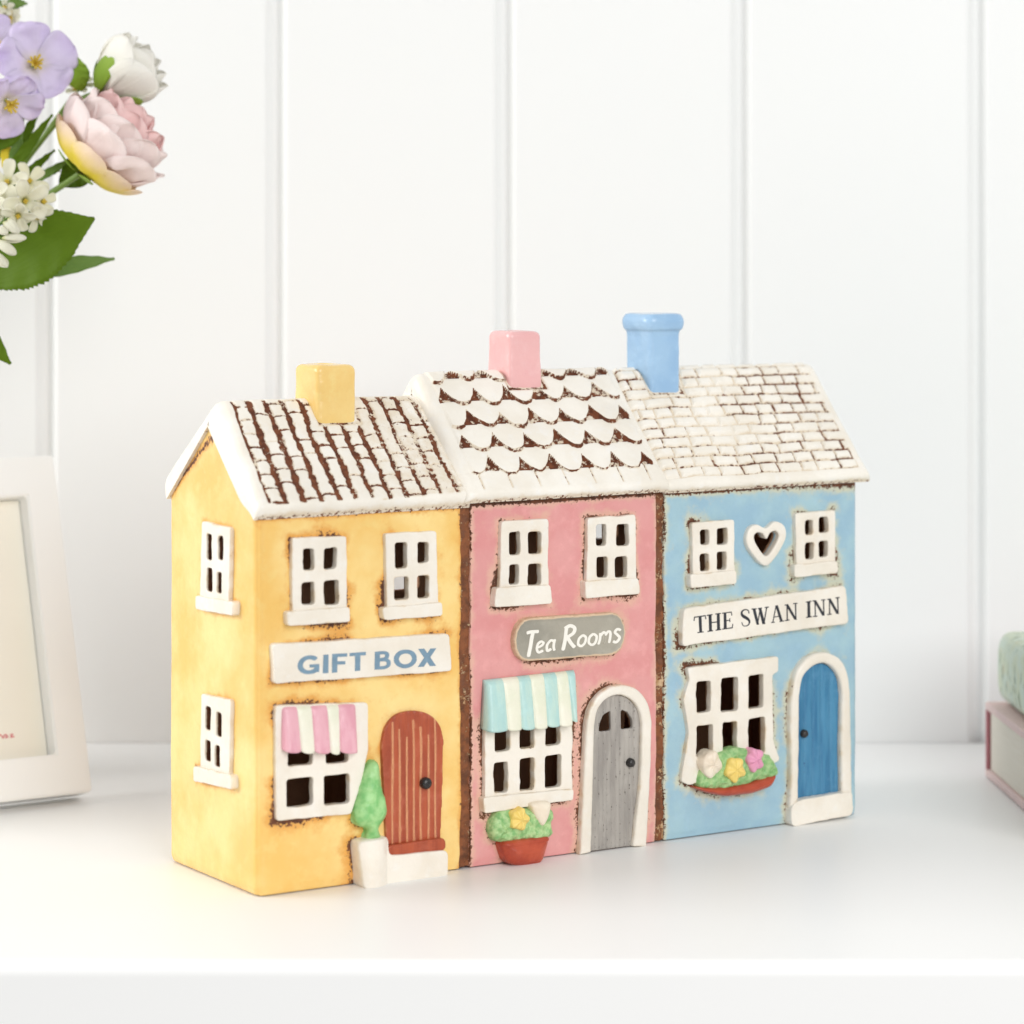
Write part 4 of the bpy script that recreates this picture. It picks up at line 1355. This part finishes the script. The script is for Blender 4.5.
def leaf(name, base, tip, Wd, mat, parent, face=(0, -1, .2), serr=.0, bend=.15, fold=.2, seed=0, shape=.8, n=44, notch=14):
    base, tip = Vector(base), Vector(tip)
    ax = tip - base; L = ax.length; ax.normalize()
    nf = Vector(face); nf = (nf - ax * nf.dot(ax)).normalized()
    sd = ax.cross(nf)
    V, Fc, au, av = [], [], [], []
    nv = 10
    for i in range(n + 1):
        u = i / n
        w = Wd * (math.sin(math.pi * u ** shape) ** 1.05 if 0 < u < 1 else 0) + .0003
        w *= 1 + serr * ((u * notch) % 1.0 - .5)
        c = base + ax * (L * u) + nf * (-bend * L * (2 * u - 1) ** 2)
        for j in range(nv + 1):
            v = 2 * j / nv - 1
            rib = .0004 * math.sin(abs(v) * 4 + u * 34) * abs(v)
            V.append(tuple(c + sd * (w * v) + nf * (fold * w * abs(v) + rib) - parent.location)); au.append(u); av.append(v)
    for i in range(n):
        for j in range(nv):
            a = i * (nv + 1) + j
            Fc.append((a, a + 1, a + nv + 2, a + nv + 1))
    me = bpy.data.meshes.new(name); me.from_pydata(V, [], Fc)
    set_attr(me, 'along', np.array(au)); set_attr(me, 'across', np.array(av)); smooth(me)
    o = link(name, me, parent, M[mat]); s = o.modifiers.new('thick', 'SOLIDIFY'); s.thickness = .0003
    return o

VM = Vector((-.292, 1.228, .150))       # mouth of the vase, beyond the left edge of the picture
def flower(name, label, head, group=None, cat='flower'):
    o = thing(name, label, cat, (VM.x, VM.y, .02), group)
    return o

# vase of the bouquet
V, Fc = [], []
prof_ = [(.0, .0), (.024, .0), (.027, .004), (.036, .04), (.038, .07), (.032, .105), (.024, .13), (.024, .142), (.029, .150), (.0275, .150), (.0225, .141), (.0225, .13), (.030, .105), (.035, .07), (.033, .04), (.022, .008), (0, .007)]
n = 40
for r, z in prof_:
    for k in range(n):
        V.append((r * math.cos(2 * math.pi * k / n), r * math.sin(2 * math.pi * k / n), z))
for i in range(len(prof_) - 1):
    for k in range(n):
        Fc.append((i * n + k, i * n + (k + 1) % n, (i + 1) * n + (k + 1) % n, (i + 1) * n + k))
me = clean(V, Fc); smooth(me)
vase = link('vase', me, None, M['vase']); vase.location = (VM.x, VM.y, .0003)
tag(vase, 'white vase holding the flowers beside the photo frame', 'vase')

# pink peony
Yp = 1.170
h = W(88, 166, Yp)
pe = flower('pink_peony', 'large pale pink peony with a yellow base', h)
ax = Vector((.66, .02, .70)).normalized()
for k in range(8):
    petal('petal', h - ax * .003, ax, 2 * math.pi * k / 8 + .2, 1.72, .50, .0225, .0135, 'petal_guard', pe, .22, .05, .005, 10 + k, pinch=.45)
for k in range(7):
    petal('petal', h - ax * .001, ax, 2 * math.pi * k / 7 + .5, 1.62, .20, .0320, .0155, 'petal_pale', pe, .24, .15, .003, 20 + k, pinch=.4, tipv=5)
for k in range(9):
    petal('petal', h + ax * .002, ax, 2 * math.pi * k / 9 + .1, 1.4, -.05, .0315, .0145, 'petal_pale', pe, .26, .17, .003, 30 + k, pinch=.4, tipv=5)
for k in range(7):
    petal('petal', h + ax * .005, ax, 2 * math.pi * k / 7 + .7, 1.15, -.1, .0295, .0130, 'petal_pink', pe, .28, .2, .002, 40 + k, pinch=.45, tipv=5)
for k in range(6):
    petal('petal', h + ax * .008, ax, 2 * math.pi * k / 6, .7, -.15, .026, .011, 'petal_pink', pe, .3, .22, .001, 50 + k)
for k, (ph) in enumerate((2.9, 4.6)):
    petal('sepal', h - ax * .005, ax, ph, 1.7, 1.2, .013, .0048, 'sepal', pe, .15, .03, .001, 60 + k, tipv=2)
leaf('leaf', W(58, 186, Yp + .01), W(97, 158, Yp + .010), .0062, 'leaf', pe, (0, -1, .1), bend=.05, fold=.1, shape=1.0)
tube('stem', [VM + Vector((.004, 0, -.1)), VM, W(-40, 250, 1.2), W(40, 200, 1.185), h - ax * .004], .0013, M['stem'], pe)

# white ranunculus bud
h = W(101, 93, 1.183)
wb = flower('white_bud', 'plump white flower bud in green sepals', h)
ax = Vector((.78, -.05, .58)).normalized()
for k in range(5):
    petal('petal', h, ax, 2 * math.pi * k / 5 + .3, 1.35, -.20, .030, .0140, 'petal_white', wb, .34, .05, .001, 70 + k, pinch=.42, tipv=6)
for k in range(4):
    petal('petal', h + ax * .002, ax, 2 * math.pi * k / 4 + .9, 1.1, -.30, .028, .0118, 'petal_white', wb, .36, .06, .001, 80 + k, pinch=.42, tipv=6)
for k in range(3):
    petal('petal', h + ax * .004, ax, 2 * math.pi * k / 3 + .2, .7, -.3, .025, .009, 'petal_white', wb, .45, .05, .001, 85 + k, pinch=.45)
for k, (ph, ln) in enumerate(((0.2, .019), (1.75, .024), (3.3, .022), (4.9, .019))):
    petal('sepal', h - ax * .0015, ax, ph, 1.45, -.05 if k % 2 else .25, ln, .0080, 'sepal', wb, .3, .03, .0012, 90 + k, tipv=2.2)
lf = leaf('leaf', W(82, 92, 1.185), W(72, 54, 1.18), .0046, 'sepal', wb, (0.2, -1, .1), bend=.05, fold=.25, shape=.9)
tube('stem', [VM + Vector((.008, .004, -.1)), VM + Vector((.003, 0, 0)), W(-10, 210, 1.2), W(68, 110, 1.195), h], .0011, M['stem'], wb)

# lilac flowers
def lilac(label, head, ax, L, Wd, rot, seed, grp):
    lf_ = flower('lilac_flower', label, head, grp)
    for k in range(5):
        petal('petal', head, ax, 2 * math.pi * k / 5 + rot, 1.0, 1.55, L * (1 + .08 * math.sin(k * 2 + seed)), Wd, 'petal_lilac', lf_, .14, .26, .001, seed + k, pinch=.8, tipv=4)
    for k in range(9):
        a = 2 * math.pi * k / 9
        e1 = Vector(ax).normalized().orthogonal().normalized(); e2 = Vector(ax).normalized().cross(e1)
        q = e1 * math.cos(a) + e2 * math.sin(a)
        tube('stamen', [head, head + Vector(ax).normalized() * .004 + q * .0012, head + Vector(ax).normalized() * .0062 + q * (.0022 + .0006 * (k % 3))], .0003, M['stamen'], lf_, 6, .0006)
    tube('stem', [VM + Vector((.0, .0, -.1)), VM + Vector((seed * .0001 - .004, .003, 0)), (VM + head) / 2 + Vector((.01, .01, .0)), head - Vector(ax).normalized() * .001], .0011, M['stem'], lf_)
    return lf_
lilac('lilac flower with five broad petals facing the viewer, above the peony', W(33, 66, 1.178), (.34, -.80, .22), .0170, .0128, .35, 110, 'lilac flowers of the bouquet')
lilac('small lilac flower drooping below the larger lilac one', W(6, 100, 1.165), (.5, -.6, -.45), .0145, .0095, .9, 120, 'lilac flowers of the bouquet')
lilac('lilac flower cut by the picture edge, left of the broad one', W(-6, 52, 1.19), (.2, -.8, .45), .0165, .0110, .2, 130, 'lilac flowers of the bouquet')

# sprigs of small ivory florets
def floret(c, ax, L, parent, seed, n=5):
    for k in range(n):
        petal('petal', c, ax, 2 * math.pi * k / n + seed, .9, 1.5, L, L * .42, 'petal_small', parent, .3, .12, .0005, seed + k, nu=8, nv=6, pinch=.7, tipv=4)
    for k in range(4):
        q = Vector((math.cos(k * 1.57 + seed), .3, math.sin(k * 1.57 + seed))) * .0007
        tube('stamen', [c, c + Vector(ax).normalized() * .002 + q], .0003, M['stamen'], parent, 5, .0005)
def bud(c, d, L, r, parent, mat='petal_small'):
    d = Vector(d).normalized()
    for k in range(3):
        petal('bud', c, d, 2 * math.pi * k / 3, .9, -.7, L * 1.25, r * 1.25, mat, parent, .5, .02, .0002, k, nu=8, nv=6, pinch=.5)
sp = flower('ivory_sprig', 'sprig of small ivory white florets and drooping buds above the big leaf', None, None, 'flower')
for i, (x, y, Y, L, a) in enumerate([(24, 200, 1.150, .0105, (.45, -.8, -.3)), (8, 183, 1.158, .0095, (-.1, -.9, .3)), (28, 183, 1.162, .0085, (.5, -.6, .5)), (6, 208, 1.152, .0080, (-.2, -.9, -.2)),
                                       (41, 202, 1.160, .0068, (.8, -.5, .1)), (36, 215, 1.155, .0070, (.5, -.7, -.6)), (18, 214, 1.146, .0072, (.1, -.8, -.6)), (-4, 196, 1.15, .008, (-.3, -.9, 0))]):
    c = W(x, y, Y)
    floret(c, a, L, sp, 140 + i * 7)
    tube('stem', [W(-14, 232, 1.165), (W(-14, 232, 1.165) + c) / 2 + Vector((0, .004, .002)), c], .0005, M['leaf_pale'], sp, 6)
for i, (x, y, x2, y2, r) in enumerate([(3, 222, 14, 229, .0021), (2, 238, 19, 238, .0019), (-4, 240, 10, 250, .0024), (-6, 252, 3, 262, .0024), (-4, 228, 3, 231, .002), (8, 218, 15, 227, .002)]):
    a, b = W(x, y, 1.142), W(x2, y2, 1.140)
    bud(a, b - a, (b - a).length * 1.0 + .002, r, sp)
    tube('stem', [W(-14, 232, 1.165), a], .0004, M['leaf_pale'], sp, 6)
tube('stem', [VM + Vector((.0, -.004, -.1)), VM + Vector((0, -.004, 0)), W(-60, 260, 1.19), W(-14, 232, 1.165)], .0011, M['stem'], sp)
# loose pale sprig at the very top
tp = flower('pale_sprig', 'pale green sprig with tiny white buds at the top left corner', None, None, 'flower')
for i, (x, y, x2, y2) in enumerate([(4, 4, 27, 3), (-6, 8, 6, 2)]):
    leaf('leaf', W(x, y, 1.2), W(x2, y2, 1.2), .0022, 'leaf_pale', tp, (0, -1, .3), bend=.05, fold=.1)
for i, (x, y) in enumerate([(5, 10), (9, 13), (3, 20), (11, 19), (6, 24), (1, 30), (8, 29), (-3, 14), (12, 23), (3, 35)]):
    c = W(x, y, 1.2)
    floret(c, (.4 * math.sin(i * 2.1), -.8, .4 * math.cos(i * 1.7)), .0042, tp, 200 + i * 5, 5)
    tube('stem', [W(-12, 30, 1.205), c], .0004, M['leaf_pale'], tp, 6)
tube('stem', [VM + Vector((-.004, .004, -.1)), VM + Vector((-.004, .004, 0)), W(-70, 130, 1.21), W(-12, 30, 1.205), W(5, 5, 1.203)], .0009, M['stem'], tp)
# white tuft between lilac and bud
tf = flower('white_tuft', 'small ruffled white floret tucked between the lilac flower and the bud', None, None, 'flower')
for i, (x, y) in enumerate([(78, 82), (84, 86), (76, 90), (82, 80)]):
    floret(W(x, y, 1.19), (.3 * math.sin(i * 3), -.8, .5), .0042, tf, 300 + i * 5)
tube('stem', [VM + Vector((.006, -.002, -.1)), VM + Vector((.006, -.002, 0)), W(20, 170, 1.2), W(79, 88, 1.194)], .0009, M['stem'], tf)

# leaves
lg = flower('serrated_leaf_stem', 'stem with a broad dark green leaf of toothed edge', None, None, 'leaf')
leaf('leaf', W(-34, 288, 1.165), W(90, 217, 1.150), .0150, 'leaf', lg, (.1, -1, .35), serr=.09, bend=.06, fold=.12, shape=1.15, n=112, notch=26)
leaf('leaf', W(20, 275, 1.172), W(114, 257, 1.175), .0036, 'leaf_pale', lg, (0, -1, .3), bend=.06, fold=.15, shape=.9)
tube('stem', [VM + Vector((.002, -.008, -.1)), VM + Vector((.002, -.008, 0)), W(-90, 305, 1.18), W(-34, 288, 1.165), W(20, 275, 1.172)], .0010, M['stem'], lg)
l2 = flower('drooping_leaf', 'green leaf tip hanging at the left picture edge over the photo frame', None, None, 'leaf')
leaf('leaf', W(-40, 318, 1.16), W(9, 361, 1.15), .0058, 'leaf', l2, (.1, -1, .3), bend=.1, fold=.15)
tube('stem', [VM + Vector((-.004, -.008, -.1)), VM + Vector((-.004, -.008, 0)), W(-90, 312, 1.18), W(-40, 318, 1.16)], .0009, M['stem'], l2)
# grassy blades between the flowers
gr = flower('blade_spray', 'narrow green blades fanning out left of the peony', None, None, 'leaf')
for i, (x, y, x2, y2, w_, mt) in enumerate([(2, 182, 52, 114, .0021, 'leaf'), (14, 160, 40, 106, .0017, 'leaf'), (10, 190, 54, 150, .0017, 'leaf'), (26, 186, 76, 156, .0014, 'leaf_pale'),
                                             (10, 184, 22, 120, .0022, 'leaf_pale'), (30, 178, 60, 170, .0015, 'leaf_pale'), (-6, 150, 24, 104, .006, 'leaf'), (4, 170, 8, 122, .0016, 'petal_guard')]):
    leaf('blade', W(x, y, 1.175 + .003 * (i % 3)), W(x2, y2, 1.178 + .003 * (i % 2)), w_, mt, gr, (.1, -1, .2), bend=.04, fold=.15, shape=.8)
tube('stem', [VM + Vector((.0, .006, -.1)), VM + Vector((0, .006, 0)), W(-60, 230, 1.2), W(2, 182, 1.178)], .0010, M['stem'], gr)

# ================================================================== LIGHT, WORLD, CAMERA
w = bpy.data.worlds.new('World'); SC.world = w; w.use_nodes = True
w.node_tree.nodes['Background'].inputs[0].default_value = (1.0, .997, .985, 1)
w.node_tree.nodes['Background'].inputs[1].default_value = .50

def area(name, loc, target, size, power, col):
    l = bpy.data.lights.new(name, 'AREA'); l.shape = 'RECTANGLE'; l.size, l.size_y = size; l.energy = power; l.color = col
    o = bpy.data.objects.new(name, l); COL.objects.link(o); o.location = loc
    o.rotation_euler = (Vector(target) - Vector(loc)).to_track_quat('-Z', 'Y').to_euler()
    return o
area('window_light', (-1.60, .98, .70), (0, 1.12, .08), (1.0, .7), 21, (1, .995, .985))
area('room_light', (.85, -.60, .86), (.05, 1.15, .08), (1.2, 1.2), 24, (1, 1, 1))

cam = bpy.data.cameras.new('Camera')
cam.sensor_width = 36; cam.sensor_fit = 'HORIZONTAL'
cam.lens = FPX / 1024 * 36
cam.shift_y = -(512 - HOR) / 1024
cam.clip_start = .02; cam.clip_end = 50
cam.dof.use_dof = True; cam.dof.focus_distance = 1.085; cam.dof.aperture_fstop = 9
co_ = bpy.data.objects.new('Camera', cam); COL.objects.link(co_)
co_.location = (0, 0, CAMH); co_.rotation_euler = (math.radians(90), 0, 0)
SC.camera = co_
SC.view_settings.view_transform = 'Standard'; SC.view_settings.look = 'None'
SC.view_settings.exposure = 0.04; SC.view_settings.gamma = 1
SC.render.engine = 'CYCLES'
SC.cycles.max_bounces = 8; SC.cycles.diffuse_bounces = 5
SC.cycles.use_denoising = True
